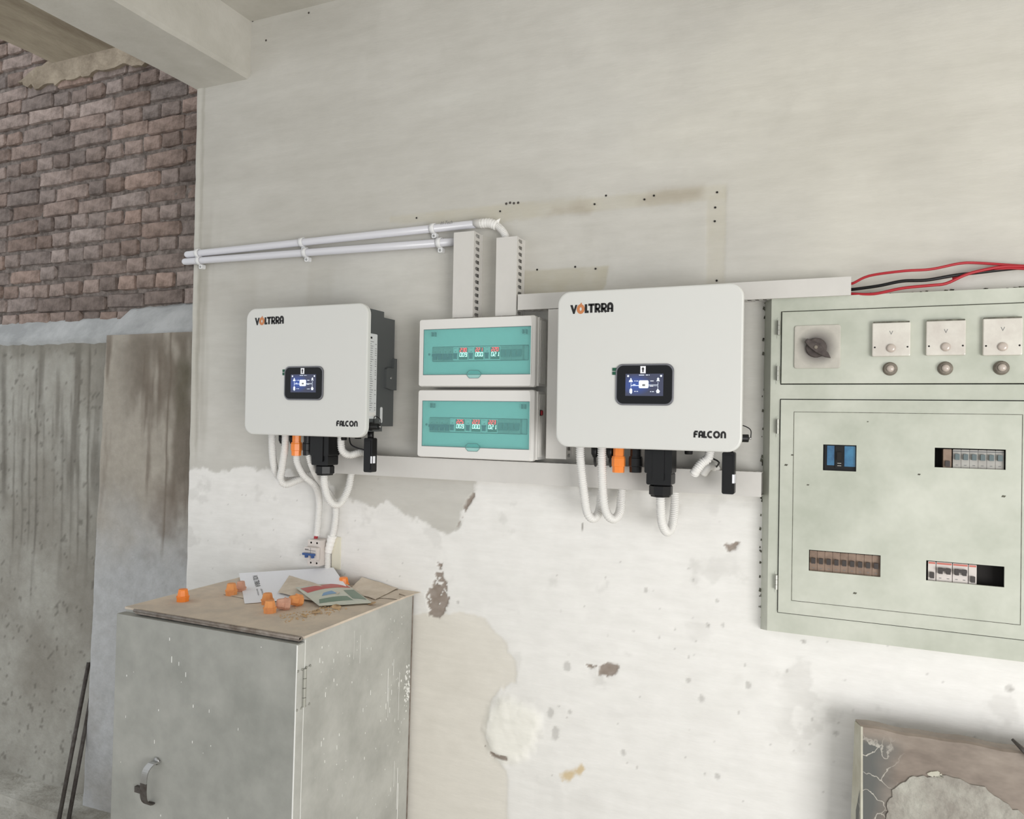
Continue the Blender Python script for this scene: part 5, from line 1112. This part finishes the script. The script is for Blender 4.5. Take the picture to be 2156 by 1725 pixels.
# ------------------------------------------------------------------ rods, slab
def rod(a,b,c_,label):
    mb=MB(); mb.tube([b,a],.0085,M_rust,10); mb.build('steel_rod',None,label,'rod','rusty steel rods leaning on the rendered wall')
t1=W(188,1395,.17); q=WZ(118,1760,KZ-.045); rod(W(187,1395,YL-.012),Vector((q.x,q.y,KZ-.042)),0,'rusty steel rod leaning behind the pier, the left one of two')
q=WZ(140,1752,KZ-.045); rod(W(190,1500,YL-.014)+Vector((.01,0,.1)),Vector((q.x,q.y,KZ-.042)),0,'rusty steel rod leaning behind the pier, the right one of two')
sx0=W(1825,1530,-.12); zt_s=sx0.z
mb=MB(); n=40; X0=sx0.x; X1=1.0; lean=.06; ytop=-.12; vs=[]; rr_=random.Random(3)
for i in range(n+1):
    u=i/n; x=X0+(X1-X0)*u; dz=mnoise.noise(Vector((x*16,2,0)))*.006
    vs+=[(x,ytop-lean,.0),(x-.012*(1-u),ytop,zt_s-.004+dz),(x-.012*(1-u)-.004*(1-u),ytop+.006,zt_s+dz),(x-.024*(1-u),ytop+.036,zt_s+dz*1.2),(x-.024*(1-u)-.0,ytop+.04-lean,.0)]
fs=[(i*5+k,(i+1)*5+k,(i+1)*5+(k+1)%5,i*5+(k+1)%5) for i in range(n) for k in range(5)]+[(0,1,2,3,4),tuple(n*5+k for k in range(4,-1,-1))]
mb.add(vs[:],fs,M_marble)
sl_=mb.build('marble_slab',None,'dark veined marble slab leaning by the wall, bottom right','slab')
mb=MB()
p=[Vector((X0-.0005,ytop-lean-.002,.0)),Vector((X0-.0125,ytop-.002,zt_s-.002)),Vector((X0-.0255,ytop+.034,zt_s-.004)),Vector((X0-.055,ytop+.040-lean,.0))]
mb.add(p+[v+Vector((.004,.001,0)) for v in p],[(0,1,2,3),(4,7,6,5),(0,4,5,1),(1,5,6,2),(2,6,7,3),(3,7,4,0)],M_medge); mb.build('rough_edge',sl_,'pale cut edge')
mb=MB()
def slabpt(px,py):
    # on the slab's leaning face
    r_=ray(px,py); A=Vector((X0,ytop-lean,0)); N_=Vector((1,0,0)).cross(Vector((0,lean,zt_s))).normalized(); E_=Vector((0,-DIST,EYE)); t=(A-E_).dot(N_)/r_.dot(N_); p=E_+r_*t; return p
def lump(P,m,th,seed):
    P=ragged([(slabpt(*q).x,slabpt(*q).z) for q in P],seed,5,.004); mb2=MB(); n=len(P)
    f=lambda z:ytop-lean+lean*z/zt_s
    vs=[(x,f(z)-th,z) for x,z in P]+[(x,f(z)+.001,z) for x,z in P]; mb2.add(vs,[tuple(range(n)),tuple(range(2*n-1,n-1,-1))]+[(i,n+i,n+(i+1)%n,(i+1)%n) for i in range(n)],m); return mb2
M_res=mat('mortar_residue',srgb(176,174,164),srgb(138,132,124),sc=9,rough=.9,bump=.5,bsc=40)
lump([(1870,1690),(1890,1650),(1930,1632),(1990,1635),(2070,1655),(2110,1690),(2160,1720),(2250,1760),(2250,1800),(1850,1800),(1865,1720)],M_res,.003,3).build('mortar_residue',sl_)
lump([(1950,1630),(1975,1622),(1985,1634),(1960,1638)],M_medge,.003,5).build('mortar_residue',sl_)
a=W(2130,1556,-.10); mb=MB(); mb.tube([W(2131,1557,-.11),W(2175,1600,-.14)],[.003,.007],M_rust,6); mb.build('wood_splinter',None,'dark splinter of wood lying on the slab top at the right edge','splinter')
